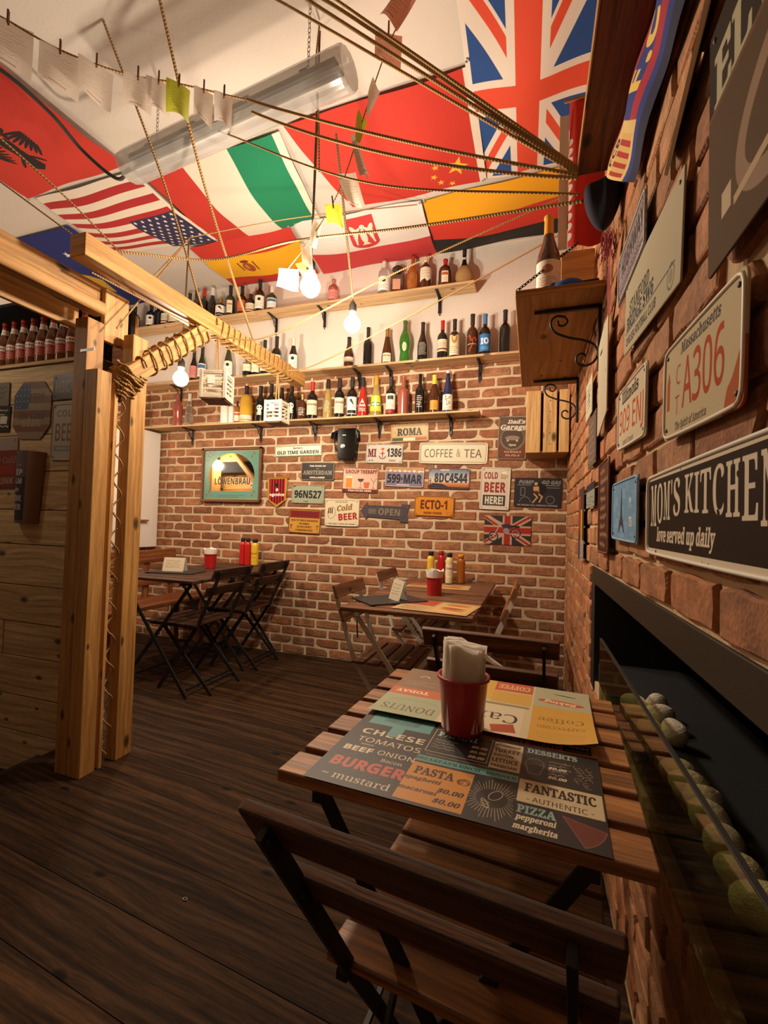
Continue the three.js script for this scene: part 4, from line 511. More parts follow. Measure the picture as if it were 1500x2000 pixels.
sign('cream licence plate with red figures and a rusted corner', RIGHT(2.64, 1.314, -.022), .305, .15, -3, 640, (x, w, h) => { fillBg(x, w, h, '#b9aa8a'); tx(x, 'Massachusetts', w * .52, h * .13, 34, '#4c4448', { font: 'serif', i: 'italic', w: w * .5 }); tx(x, 'C', w * .24, h * .37, 62, '#a34a20', { b: 'normal' }); tx(x, 'T', w * .23, h * .68, 62, '#a34a20', { b: 'normal' }); tx(x, 'A306', w * .57, h * .5, 150, '#a3441c', { b: 'normal', w: w * .52, stroke: '#a3441c', lw: 4 }); tx(x, 'The Spirit of America', w * .42, h * .89, 24, '#5a4c44', { font: 'serif', i: 'italic', w: w * .44 }); x.fillStyle = '#a3562c'; x.fillRect(w * .05, h * .4, 34, 90); x.beginPath(); x.moveTo(w * .05, h * .4); x.lineTo(w * .08, h * .26); x.lineTo(w * .11, h * .4); x.fill(); x.beginPath(); x.moveTo(w, h * .5); x.bezierCurveTo(w * .93, h * .6, w * .92, h * .74, w * .86, h * .8); x.bezierCurveTo(w * .82, h * .9, w * .84, h, w * .8, h); x.lineTo(w, h); x.fill(); }, { rim: creamRim, r: .016, rimR: .003, pitch: 0 });
sign('white licence plate with orange figures, nearest the narrow white board', RIGHT(2.205, 1.368, -.022), .305, .15, -3, 512, (x, w, h) => { fillBg(x, w, h, '#c6b9a0'); tx(x, 'Illinois', w * .46, h * .16, 46, '#332c24', { w: w * .6, font: 'serif' }); tx(x, '909 ENJ', w * .5, h * .55, 100, '#b25024', { w: w * .88, b: 'normal', stroke: '#b25024', lw: 3 }); tx(x, 'Land of Lincoln', w * .42, h * .9, 20, '#6a5c4c', { w: w * .4 }); wear(x, w, h, 20, '#8a7458', 5); }, { rim: whiteRim, r: .012 });
sign('pale blue plate with a steel tower on the right wall', RIGHT(2.139, 1.144, -.022), .305, .15, -1, 512, (x, w, h) => { fillBg(x, w, h, '#6f95b8'); for (let k = 0; k < 40; k++) { x.fillStyle = ['#8db0cc', '#6288ac', '#a3bccc', '#7c9cb8'][k % 4]; x.globalAlpha = .35; x.fillRect((k * 97) % w, (k * 53) % h, 60, 40); } x.globalAlpha = 1; x.fillStyle = '#3a3c48'; x.beginPath(); x.moveTo(w * .4, h * .14); x.lineTo(w * .42, h * .14); x.lineTo(w * .45, h * .6); x.lineTo(w * .54, h * .86); x.lineTo(w * .5, h * .86); x.quadraticCurveTo(w * .41, h * .62, w * .32, h * .86); x.lineTo(w * .28, h * .86); x.lineTo(w * .37, h * .6); x.closePath(); x.fill(); x.fillStyle = '#5a4638'; x.fillRect(w * .33, h * .66, w * .16, 9); tx(x, '"', w * .75, h * .4, 40, '#cfdce8'); tx(x, '75', w * .76, h * .68, 36, '#c8c4b0'); }, { rim: rimM(lin(.3, .42, .55)), r: .008 });
sign('tall dark brown sign with rows of faint text, left of the tower plate', RIGHT(1.83, 1.166, -.024), .2, .285, 1, 256, (x, w, h) => { fillBg(x, w, h, '#4c2e22'); x.fillStyle = '#5c3a2c'; x.fillRect(0, 0, w, h * .2); scribble(x, 40, 40, 180, 9, 36, '#8c6c58', 8, 9); }, { rim: brownRim, r: .008 });
sign('white football street sign with black lettering and a round crest', RIGHT(2.35, 1.592, -.022), .45, .172, -6, 768, (x, w, h) => { fillBg(x, w, h, '#aaa088'); tx(x, 'STAMFORD', w * .33, h * .44, 48, '#3e3a34', { font: 'serif', w: w * .42 }); tx(x, 'BRIDGE SW6', w * .34, h * .63, 50, '#26283a', { font: 'serif', w: w * .56 }); x.fillStyle = '#2c2a28'; x.fillRect(w * .03, h * .73, w * .9, 4); tx(x, 'CHELSEA FOOTBALL CLUB', w * .36, h * .86, 32, '#3a362e', { w: w * .62 }); x.strokeStyle = '#6c665a'; x.lineWidth = 7; x.beginPath(); x.arc(w * .88, h * .83, 34, 0, 7); x.stroke(); x.fillStyle = '#8c8474'; x.beginPath(); x.arc(w * .88, h * .83, 20, 0, 7); x.fill(); }, { r: .004, screws: 2 });
sign('pinkish striped metal sign with dark lettering behind the football sign', RIGHT(2.19, 1.745, -.024), .3, .12, -1, 512, (x, w, h) => { fillBg(x, w, h, '#8c7c7c'); for (let k = 0; k < 12; k++) { x.fillStyle = k % 2 ? '#7c6c70' : '#96888a'; x.fillRect(0, k * h / 12, w, h / 12); } tx(x, 'HIGHWAY', w * .54, h * .36, 76, '#3c3438', { w: w * .8 }); scribble(x, 30, h * .72, 440, 3, 20, '#4c4048', 5, 6); }, { r: .006, rim: greyRim });
sign('long narrow white board hanging upright by the corner shelf', RIGHT(1.81, 1.57, -.03), .19, .33, -2, 256, (x, w, h) => { fillBg(x, w, h, '#b9ae98'); x.fillStyle = '#a89c86'; x.fillRect(w * .5, 0, 3, h); x.fillStyle = '#7a3c3c'; x.fillRect(w * .8, h * .45, 10, 14); wear(x, w, h, 40, '#8c8068', 3); }, { r: .004, screws: false, shape: (w, h) => { const s = new THREE.Shape(); [[-.5, .4], [.1, .5], [.5, .5], [.5, -.36], [-.34, -.5], [-.5, -.5]].forEach(([a, b], i) => s[i ? 'lineTo' : 'moveTo'](a * w, b * h)); s.closePath(); return s; } });
sign('dark diner sign with a pale ring and fork, top right of the wall', RIGHT(2.905, 1.57, -.026), .42, .31, 0, 640, (x, w, h) => { fillBg(x, w, h, '#54402c'); x.fillStyle = '#2c2018'; x.fillRect(0, 0, w, h * .36); tx(x, 'EL PASO', w * .44, h * .24, 100, '#a8a288', { font: 'serif', w: w * .8 }); x.fillStyle = '#6a4a34'; x.fillRect(0, h * .34, w, 10); x.strokeStyle = '#8c7460'; x.lineWidth = 36; x.beginPath(); x.ellipse(w * .48, h * .68, 170, 100, -.2, 0, 7); x.stroke(); x.strokeStyle = '#b09a7c'; x.lineWidth = 16; x.beginPath(); x.moveTo(w * .18, h * .84); x.lineTo(w * .5, h * .8); x.stroke(); x.fillStyle = '#b8a48c'; x.fillRect(w * .1, h * .74, 40, 46); }, { r: .006, screws: 2 });
sign('small blue topped plate next to the corner', RIGHT(1.49, 1.225, -.024), .24, .09, 0, 256, (x, w, h) => { fillBg(x, w, h, '#8c9088'); x.fillStyle = '#38343c'; x.fillRect(0, 0, w, h * .3); scribble(x, 30, 56, 190, 3, 14, '#5c605c', 4, 3); }, { r: .004 });
sign('narrow colourful poster plate with a yellow streak at the corner', RIGHT(1.17, 1.12, -.024), .2, .32, 0, 256, (x, w, h) => { fillBg(x, w, h, '#4c3a34'); x.fillStyle = '#8c3a30'; x.fillRect(0, h * .1, w * .4, h * .5); x.fillStyle = '#c89a30'; x.fillRect(w * .5, h * .3, w * .22, h * .45); x.fillStyle = '#8c8880'; x.fillRect(w * .4, h * .72, w * .6, h * .28); scribble(x, 120, h * .8, 110, 3, 18, '#5c5850', 5, 3); }, { r: .004 });
sign('worn grey brown plate below the long white board', RIGHT(1.52, 1.43, -.024), .22, .19, 0, 256, (x, w, h) => { fillBg(x, w, h, '#6c5c52'); scribble(x, 30, 40, 190, 6, 30, '#84746a', 9, 6); wear(x, w, h, 60, '#4c4038', 3); }, { r: .004 });
sign('small cream print half hidden by the scroll bracket', RIGHT(1.4, 1.62, -.024), .2, .15, 0, 256, (x, w, h) => { fillBg(x, w, h, '#b8b09a'); x.fillStyle = '#2e5a34'; x.fillRect(w * .5, h * .3, 24, 70); scribble(x, 20, 40, 200, 5, 26, '#6c6048', 3, 4); }, { r: .004, screws: false });
{ // panel leaning off the wall, its lower edge out
  const g = thing('leaning_panel', 'leaning brown panel with pale edges, its lower edge off the wall', 'panel', [0, 0, 0]), Lo = (t) => V(-.036, 1.69 + t * .24, 2.515 + t * .5), Up = (t) => V(-.008, 1.79 + t * .13, 2.44 + t * .5);
  const strip = (f0, f1, th) => { const pos = [], nrm = V(.95, -.3, 0).multiplyScalar(th), n = 8, q = (a, b, c, d) => pos.push(...a.toArray(), ...b.toArray(), ...c.toArray(), ...a.toArray(), ...c.toArray(), ...d.toArray()); for (let k = 0; k < n; k++) { const a = f0(k / n), b = f1(k / n), c = f1((k + 1) / n), d = f0((k + 1) / n), A = a.clone().add(nrm), B = b.clone().add(nrm), C = c.clone().add(nrm), D = d.clone().add(nrm); q(a, d, c, b); q(A, B, C, D); q(a, A, D, d); q(b, c, C, B); if (!k) q(a, b, B, A); if (k === n - 1) q(d, D, C, c); } const e = new THREE.BufferGeometry(); e.setAttribute('position', new THREE.Float32BufferAttribute(pos, 3)); e.setAttribute('uv', new THREE.Float32BufferAttribute(new Float32Array(pos.length / 3 * 2).map((v, i) => pos[Math.floor(i / 2) * 3 + (i % 2 ? 2 : 1)]), 2)); e.computeVertexNormals(); return e; };
  const mix = (f, k) => (t) => Lo(t).lerp(Up(t), k + f);
  part('panel_face', strip(mix(0, .12), mix(0, .9), .004), std({ color: lin(.045, .022, .012), map: oldTex, roughness: .5 }), g); part('pale_edge', strip(mix(0, 0), mix(0, .2), .006), std({ color: lin(.82, .72, .6), roughness: .6 }), g); part('pale_edge', strip(mix(0, .9), mix(0, 1), .006), std({ color: lin(.7, .5, .34), roughness: .6 }), g);
}
single('red_strap', 'narrow dark red fabric strip hanging beside the long white board', 'strap', (() => { const pos = [], uv = [], idx = [], n = 12; for (let j = 0; j <= n; j++) for (const u of [0, 1]) { const t = j / n; pos.push(-.03 - .006 * Math.sin(t * 7), 1.93 - t * .27, 1.99 - t * .21 + (u - .5) * (.035 + .02 * Math.sin(t * 3))); uv.push(u, t); } for (let j = 0; j < n; j++) { const k = j * 2; idx.push(k, k + 1, k + 2, k + 1, k + 3, k + 2); } const g = new THREE.BufferGeometry(); g.setAttribute('position', new THREE.Float32BufferAttribute(pos, 3)); g.setAttribute('uv', new THREE.Float32BufferAttribute(uv, 2)); g.setIndex(idx); g.computeVertexNormals(); return g; })(), std({ color: lin(.2, .02, .015), roughness: .9, side: THREE.DoubleSide }));
// bar wall signs
sign('octagonal tin sign painted with faded stars and stripes', BAR(-2.59, 1.606), .26, .285, -2, 400, (x, w, h) => { fillBg(x, w, h, '#7a6048'); for (let k = 0; k < 8; k++) { x.fillStyle = k % 2 ? '#84705c' : '#6c4636'; x.fillRect(0, k * h / 8, w, h / 8); } x.fillStyle = '#3c4860'; x.fillRect(0, h * .04, w * .44, h * .44); x.fillStyle = '#8c90a0'; for (let k = 0; k < 14; k++) star(x, 30 + (k % 4) * 40, 60 + Math.floor(k / 4) * 44, 9); tx(x, 'STOP', w * .62, h * .26, 44, '#54382c', { w: w * .4 }); tx(x, 'Here', w * .55, h * .42, 40, '#8a7a68', { font: 'serif', i: 'italic' }); tx(x, 'for Cold', w * .5, h * .58, 60, '#543c30', { font: 'serif', i: 'italic', w: w * .7 }); tx(x, 'BEER', w * .5, h * .72, 50, '#8c8070', { w: w * .5 }); }, { screws: false, rough: .55, shape: (w, h) => { const s = new THREE.Shape(), c = .29; [[-.5, c - .02], [-.5, -c + .02], [-c + .02, -.5], [c - .02, -.5], [.5, -c + .02], [.5, c - .02], [c - .02, .5], [-c + .02, .5]].forEach(([a, b], i) => s[i ? 'lineTo' : 'moveTo'](a * w, b * h)); s.closePath(); return s; } });
sign('small dark plate with faint lettering above the pale beer sign', BAR(-2.35, 1.711), .2, .122, 1, 256, (x, w, h) => { fillBg(x, w, h, '#3c342e'); tx(x, 'HIC', w * .32, h * .5, 70, '#74675a', { w: w * .5 }); scribble(x, 150, 50, 90, 4, 22, '#74675a', 3, 5); }, { r: .004 });
sign('pale upright beer sign partly behind the bar post', BAR(-2.35, 1.49), .19, .272, -1, 300, (x, w, h) => { fillBg(x, w, h, '#a8a094'); tx(x, 'COLD', w * .5, h * .17, 50, '#7c766c', { w: w * .72 }); tx(x, 'BEER', w * .5, h * .5, 130, '#7a5e4e', { w: w * .8, b: 'normal', stroke: '#7a5e4e', lw: 6 }); x.fillStyle = '#7c8488'; x.fillRect(w * .1, h * .74, w * .8, h * .1); tx(x, 'SERVED HERE', w * .5, h * .79, 16, '#aaa8a0', { w: w * .6 }); }, { r: .014, rim: greyRim });
sign('red and cream sign at the edge of the bar wall', BAR(-2.775, 1.35), .2, .255, 1, 256, (x, w, h) => { fillBg(x, w, h, '#93837a'); x.fillStyle = '#6c2a26'; x.fillRect(0, h * .26, w, h * .74); tx(x, 'Ice Cold', w * .5, h * .45, 40, '#8c5a50', { font: 'serif', i: 'italic' }); x.fillStyle = '#8a2c1c'; x.fillRect(w * .1, h * .56, w * .8, h * .18); tx(x, 'DRINK', w * .5, h * .86, 40, '#a07c70', { w: w * .76 }); }, { r: .006 });
sign('little black and white plate left of the octagonal sign', BAR(-2.795, 1.574), .1, .132, -2, 128, (x, w, h) => { fillBg(x, w, h, '#1c1a18'); x.fillStyle = '#c8c0b4'; x.fillRect(w * .3, h * .4, w * .5, h * .3); scribble(x, 16, 30, 100, 5, 26, '#b0a89c', 3, 6); }, { r: .003, screws: false });
sign('grey corner plate at the very edge of the bar wall', BAR(-2.82, 1.70), .12, .12, 0, 64, (x, w, h) => { fillBg(x, w, h, '#6a665e'); scribble(x, 8, 14, 48, 3, 14, '#4a463e', 3, 3); }, { r: .003, screws: false });
{ // curved roof tile with painted slogan
  const g = thing('roof_tile', 'curved clay roof tile painted dark with white lettering on the bar wall', 'tile', [-2.572, 1.225, 1.806], 0); g.rotation.z = rad(-3);
  const W = .088, K = .175, pos = [], uv = [], idx = [], n = 14, m = 2; for (let j = 0; j <= m; j++) for (let i = 0; i <= n; i++) { const a = PI * i / n, s = 1 - .18 * (1 - j / m); pos.push(-Math.cos(a) * W * s, -K + 2 * K * j / m, Math.sin(a) * .055 * s); uv.push(i / n, j / m); }
  const F = (n + 1) * (m + 1); for (let j = 0; j <= m; j++) for (let i = 0; i <= n; i++) { const a = PI * i / n, s = .88 * (1 - .18 * (1 - j / m)); pos.push(-Math.cos(a) * W * s, -K + 2 * K * j / m, Math.sin(a) * .055 * s); uv.push(.02, j / m); }
  const q = (a, b, c, d) => idx.push(a, b, c, a, c, d), I = (i, j) => j * (n + 1) + i;
  for (let j = 0; j < m; j++) for (let i = 0; i < n; i++) { q(I(i, j), I(i + 1, j), I(i + 1, j + 1), I(i, j + 1)); q(F + I(i, j), F + I(i, j + 1), F + I(i + 1, j + 1), F + I(i + 1, j)); }
  for (let i = 0; i < n; i++) { q(I(i, 0), F + I(i, 0), F + I(i + 1, 0), I(i + 1, 0)); q(I(i, m), I(i + 1, m), F + I(i + 1, m), F + I(i, m)); } for (let j = 0; j < m; j++) { q(I(0, j), I(0, j + 1), F + I(0, j + 1), F + I(0, j)); q(I(n, j), F + I(n, j), F + I(n, j + 1), I(n, j + 1)); }
  const tg = new THREE.BufferGeometry(); tg.setAttribute('position', new THREE.Float32BufferAttribute(pos, 3)); tg.setAttribute('uv', new THREE.Float32BufferAttribute(uv, 2)); tg.setIndex(idx); tg.computeVertexNormals();
  part('tile_body', tg, std({ map: canvas(256, 512, (x, w, h) => { fillBg(x, w, h, '#7a5a44'); x.fillStyle = '#5c4a48'; x.fillRect(0, 0, w * .62, h); x.fillStyle = '#2e2a30'; x.fillRect(w * .06, h * .36, w * .54, h * .6); x.fillStyle = '#a8a0a0'; for (let k = 0; k < 3; k++) star(x, w * (.22 + k * .12), h * .2, 9); ['KEEP', 'CALM', 'AND', 'DRINK', 'BEER'].forEach((s, i) => tx(x, s, w * .33, h * (.3 + i * .12), i === 2 ? 24 : 40, '#aaa4a8', { w: w * (i === 2 ? .26 : .42) })); }), roughness: .8, side: THREE.DoubleSide }), g);
}

// ---------------------------------------------------------------- flags under the ceiling
// q: four corners [x, z] as they lie under the ceiling: near left, near right, far right, far left
function flag(label, q, pw, ph, draw, { y = 3.188, sag = .035, seed = 1, hoist = null, wave = .006 } = {}) {
  const g = thing('flag', label, 'flag', [0, y, 0]), n = 20, pos = [], uv = [], idx = [], r = rng(seed), a = r() * 6, b = r() * 6;
  const P = (u, v) => { const L = (p, t, k) => p[k] + (t[k] - p[k]) * u; const x0 = L(q[0], q[1], 0), z0 = L(q[0], q[1], 1), x1 = L(q[3], q[2], 0), z1 = L(q[3], q[2], 1); const s = Math.sin(PI * u) * .7 + .3, t = Math.sin(PI * v); return [x0 + (x1 - x0) * v, -sag * t * s - wave * (1 + Math.sin(u * 9 + a + v * 3)) - wave * .6 * Math.sin(v * 13 + b + u * 4), z0 + (z1 - z0) * v]; };
  for (let j = 0; j <= n; j++) for (let i = 0; i <= n; i++) { pos.push(...P(i / n, j / n)); uv.push(i / n, 1 - j / n); }
  for (let j = 0; j < n; j++) for (let i = 0; i < n; i++) { const k = j * (n + 1) + i; idx.push(k, k + n + 1, k + 1, k + 1, k + n + 1, k + n + 2); }
  const geo = new THREE.BufferGeometry(); geo.setAttribute('position', new THREE.Float32BufferAttribute(pos, 3)); geo.setAttribute('uv', new THREE.Float32BufferAttribute(uv, 2)); geo.setIndex(idx); geo.computeVertexNormals();
  const cloth = part('cloth', geo, std({ map: canvas(pw, ph, draw), roughness: .85, side: THREE.DoubleSide, bumpMap: clothBump, bumpScale: .0002 }), g);
  for (const [u, v] of hoist || []) { const t = new THREE.TorusGeometry(.008, .0028, 6, 14); t.rotateX(PI / 2); const p = P(u, v); t.translate(p[0], p[1] - .003, p[2]); part('grommet', t, M.steel, cloth); }
}
const RED = '#bb3024';
flag('red flag with a black double-headed eagle at the left of the ceiling', [[-3.42, 2.0], [-2.62, 2.0], [-2.57, 1.37], [-3.43, 1.345]], 640, 480, (x, w, h) => { fillBg(x, w, h, RED); x.fillStyle = '#1c1010'; x.save(); x.translate(w * .47, h * .46); x.scale(1.25, 1.1); for (const s of [1, -1]) { x.save(); x.scale(s, 1); x.beginPath(); x.moveTo(0, 70); x.bezierCurveTo(20, 40, 26, 10, 22, -30); x.bezierCurveTo(30, -70, 60, -70, 50, -50); x.lineTo(36, -44); x.lineTo(40, -20); x.lineTo(0, -10); x.fill(); for (let k = 0; k < 8; k++) { x.beginPath(); x.ellipse(58 + k * 3, -34 + k * 12, 42 - k * 2, 5.5, .2 - k * .16, 0, 7); x.fill(); } x.beginPath(); x.ellipse(36, 76, 30, 6, .8, 0, 7); x.fill(); x.restore(); } x.beginPath(); x.moveTo(-18, 40); x.lineTo(18, 40); x.lineTo(30, 110); x.lineTo(0, 130); x.lineTo(-30, 110); x.fill(); x.fillRect(-20, -30, 40, 80); x.restore(); }, { seed: 2, sag: .05, hoist: [[0, 1]] });
flag('striped flag with white stars on a navy canton, left of the tube light', [[-3.4, 1.32], [-2.56, 1.325], [-2.5, .62], [-3.38, .7]], 760, 520, (x, w, h) => { for (let k = 0; k < 13; k++) { x.fillStyle = k % 2 ? '#a8262a' : '#ddd3c4'; x.fillRect(0, k * h / 13, w, h / 13 + 1); } x.fillStyle = '#ddd3c4'; x.fillRect(0, 0, w, h * .05); x.fillStyle = '#2a2648'; x.fillRect(w * .56, h * .44, w * .42, h * .56); x.fillStyle = '#e8e2d8'; for (let j = 0; j < 9; j++) for (let i = 0; i < (j % 2 ? 5 : 6); i++) star(x, w * .59 + i * w * .069 + (j % 2 ? w * .035 : 0), h * .475 + j * h * .06, 13, PI); x.fillStyle = '#ddd3c4'; x.fillRect(w * .97, 0, w * .03, h); }, { seed: 5, sag: .06, hoist: [[.99, .99], [0, 0]] });
flag('red, white and green flag in the middle of the ceiling', [[-2.53, 1.27], [-1.56, 1.315], [-1.66, .61], [-2.5, .6]], 640, 440, (x, w, h) => { x.fillStyle = RED; x.fillRect(0, 0, w, h); x.fillStyle = '#ddd2c2'; x.fillRect(w * .3, 0, w * .36, h); x.fillStyle = '#0c7a54'; x.fillRect(w * .64, 0, w * .32, h); x.fillStyle = '#ddd2c2'; x.fillRect(w * .95, 0, w * .05, h); }, { seed: 7, sag: .06, hoist: [[.98, .99]] });
flag('red flag with one large and four small yellow stars', [[-1.52, 1.34], [-.53, 1.37], [-.53, .665], [-1.4, .66]], 720, 500, (x, w, h) => { fillBg(x, w, h, RED); x.fillStyle = '#e9b13a'; star(x, w * .83, h * .76, 52, .4); star(x, w * .7, h * .7, 19, .1); star(x, w * .67, h * .81, 19, .6); star(x, w * .7, h * .9, 19, .2); star(x, w * .77, h * .95, 19, .9); x.fillStyle = '#d8cfc4'; x.fillRect(w * .955, 0, w * .045, h); }, { seed: 9, sag: .045, hoist: [[.98, .02], [.98, .98]] });
flag('red, white and blue crossed flag in the ceiling corner by the right wall', [[-.555, 1.72], [-.012, 1.72], [-.03, .66], [-.565, .675]], 480, 900, (x, w, h) => { x.save(); x.translate(w, 0); x.rotate(PI / 2); jack(x, h, w, '#1d4688', '#d2482e', '#d9cfc6'); x.restore(); x.fillStyle = '#d9cfc6'; x.fillRect(0, 0, w * .04, h); x.fillRect(0, h * .985, w, h * .015); }, { seed: 12, sag: .03, hoist: [[.02, .99], [.02, .3]] });
flag('gold, red and black striped flag above the right end of the top shelf', [[-.94, .6], [-.03, .645], [-.03, .05], [-.96, .012]], 600, 400, (x, w, h) => { fillBg(x, w, h, '#e0a012'); x.fillStyle = '#c83426'; x.fillRect(0, h * .36, w, h * .34); x.fillStyle = '#201a18'; x.fillRect(0, h * .69, w, h * .31); x.fillStyle = '#e0a012'; x.fillRect(0, 0, w, h * .36); }, { seed: 14, sag: .05, hoist: [[.01, .01], [.99, .99]] });
flag('white over red flag with a crowned eagle shield', [[-1.86, .64], [-.95, .605], [-.97, .01], [-1.93, .01]], 640, 420, (x, w, h) => { fillBg(x, w, h, '#dcd6d2'); x.fillStyle = '#c23a3c'; x.fillRect(0, h * .56, w, h * .44); x.beginPath(); x.moveTo(w * .4, h * .06); x.lineTo(w * .62, h * .06); x.lineTo(w * .62, h * .44); x.quadraticCurveTo(w * .6, h * .52, w * .51, h * .54); x.quadraticCurveTo(w * .42, h * .52, w * .4, h * .44); x.closePath(); x.fill(); x.strokeStyle = x.fillStyle = '#e2d8c4'; x.save(); x.translate(w * .51, h * .3); for (const s of [1, -1]) { x.save(); x.scale(s, 1); for (let k = 0; k < 7; k++) { x.beginPath(); x.ellipse(30 + k * 2.5, -30 + k * 13, 30 - k * 2.4, 5, .5 + k * .16, 0, 7); x.fill(); } x.beginPath(); x.ellipse(42, -30, 12, 30, .5, 0, 7); x.fill(); x.restore(); } x.beginPath(); x.ellipse(0, 12, 17, 44, 0, 0, 7); x.fill(); x.beginPath(); x.arc(4, -44, 13, 0, 7); x.fill(); x.beginPath(); x.moveTo(-24, 70); x.lineTo(24, 70); x.lineTo(0, 40); x.fill(); x.restore(); }, { seed: 17, sag: .045, hoist: [[.01, .01], [.99, .02]] });
flag('red and yellow striped flag with a coat of arms, behind the brightest bulb', [[-2.78, .61], [-1.9, .625], [-1.97, .012], [-2.78, .012]], 620, 420, (x, w, h) => { fillBg(x, w, h, RED); x.fillStyle = '#e2a818'; x.fillRect(0, h * .27, w, h * .46); x.fillStyle = '#9a4a24'; x.beginPath(); x.ellipse(w * .4, h * .5, 36, 44, 0, 0, 7); x.fill(); x.fillStyle = '#c8862a'; x.fillRect(w * .37, h * .44, 20, 40); x.fillStyle = '#7a3a1c'; x.fillRect(w * .31, h * .38, 10, 80); x.fillRect(w * .475, h * .38, 10, 80); x.beginPath(); x.ellipse(w * .4, h * .37, 28, 12, 0, 0, 7); x.fill(); }, { seed: 19, sag: .05, hoist: [[.99, .01]] });
flag('blue flag with a yellow map and an arc of white stars', [[-4.36, 1.05], [-3.46, 1.06], [-3.5, .012], [-4.36, .012]], 560, 560, (x, w, h) => { fillBg(x, w, h, '#16246e'); x.fillStyle = '#c09a2c'; x.beginPath(); [[.42, .52], [.5, .42], [.58, .46], [.63, .54], [.6, .62], [.56, .74], [.5, .7], [.43, .66]].forEach(([a, b], i) => x[i ? 'lineTo' : 'moveTo'](a * w, b * h)); x.fill(); x.fillStyle = '#e4e0dc'; for (let k = 0; k < 6; k++) star(x, w * [.66, .74, .8, .82, .8, .75][k], h * [.22, .29, .38, .5, .64, .77][k], 21, .4); }, { seed: 23, sag: .04 });
// red banner hanging upright by the right wall
{
  const g = thing('banner', 'tall red banner with a white lettered edge, hanging by the right wall', 'banner', [-.128, 2.133, 1.6]); const n = 16, pos = [], uv = [], idx = []; const W = .12, K = .56;
  for (let j = 0; j <= n; j++) for (let i = 0; i <= 8; i++) { const u = i / 8, v = j / n; pos.push(u * W, K * v + u * .0, .012 * Math.sin(u * 7) + .01 * Math.sin(v * 5)); uv.push(u, v); }
  for (let j = 0; j < n; j++) for (let i = 0; i < 8; i++) { const k = j * 9 + i; idx.push(k, k + 1, k + 9, k + 1, k + 10, k + 9); }
  const geo = new THREE.BufferGeometry(); geo.setAttribute('position', new THREE.Float32BufferAttribute(pos, 3)); geo.setAttribute('uv', new THREE.Float32BufferAttribute(uv, 2)); geo.setIndex(idx); geo.computeVertexNormals();
  part('cloth', geo, std({ side: THREE.DoubleSide, roughness: .9, map: canvas(160, 900, (x, w, h) => { fillBg(x, w, h, '#c22c22'); x.fillStyle = '#d8cfc2'; for (let k = 0; k < 11; k++) { x.beginPath(); x.ellipse(0, 260 + k * 58, 16, 24, .3, 0, 7); x.fill(); } }) }), g);
  part('rod', tube([[-.02, K, 0], [W + .008, K, 0]], .006, 2, 8), M.pineB, g);
  part('white_border', bb(-.034, -.002, .0, K - .05, -.006, -.004, 0), std({ color: lin(.66, .6, .52), roughness: .9 }), g);
}
// ---------------------------------------------------------------- tube light and its cable
{
  const A = V(-2.2, 2.85, 1.665), B = V(-.93, 2.85, 1.81), c = A.clone().add(B).multiplyScalar(.5), L = A.distanceTo(B);
  const g = thing('tube_light', 'long clear plastic batten light, switched off, hanging on chains', 'lamp', c.toArray(), -Math.atan2(B.z - A.z, B.x - A.x));
  const cover = phy({ color: lin(.72, .71, .7), roughness: .14, transmission: .62, thickness: 0, ior: 1.6 }); cover.name = 'clear cover';
  const s = []; for (let k = 0; k <= 28; k++) { const a = PI * 2 * k / 28, rib = k % 2 ? 1 : .965; s.push([Math.cos(a) * .072 * rib, Math.sin(a) * .062 * rib]); }
  const sh = new THREE.Shape(s.map(([a, b]) => new THREE.Vector2(a, b))); const e = new THREE.ExtrudeGeometry(sh, { depth: L - .05, bevelEnabled: true, bevelThickness: .02, bevelSize: .008, bevelSegments: 3 }); e.translate(0, 0, -L / 2 + .025); e.rotateY(PI / 2); part('cover', e, cover, g);
  part('tray', bb(-L / 2 + .05, L / 2 - .05, .006, .03, -.04, .04, .004, 0), std({ color: lin(.5, .5, .5), roughness: .5 }), g);
  part('tube', (() => { const q = cyl(.013, .013, L - .12, 0, 0, 0, 14); q.rotateZ(PI / 2); q.translate(0, -.014, 0); return q; })(), std({ color: lin(.85, .85, .82), roughness: .3 }), g);
  for (const x of [-.5, -.2, .12, .42]) part('clip', bb(x - .018, x + .018, .05, .078, -.012, .012, .004), std({ color: lin(.4, .38, .36), roughness: .5 }), g);
  for (const x of [-.44, .44]) { const links = []; for (let k = 0; k < 14; k++) { const t = new THREE.TorusGeometry(.009, .0018, 5, 12); t.scale(.7, 1.3, 1); if (k % 2) t.rotateY(PI / 2); t.translate(x, .078 + .0198 * k, 0); links.push(t); } part('chain', merge(links), M.steel, g); }
  single('cable', 'black cable sagging from the ceiling to the tube light', 'cable', tube([[-2.2, 2.85, 1.665], [-2.35, 2.88, 1.6], [-2.5, 3.0, 1.68], [-2.5, 3.05, 1.85], [-2.56, 3.1, 2.05], [-2.75, 3.15, 2.2], [-2.95, 3.188, 2.3]], .009, 50, 8), M.cord);
}
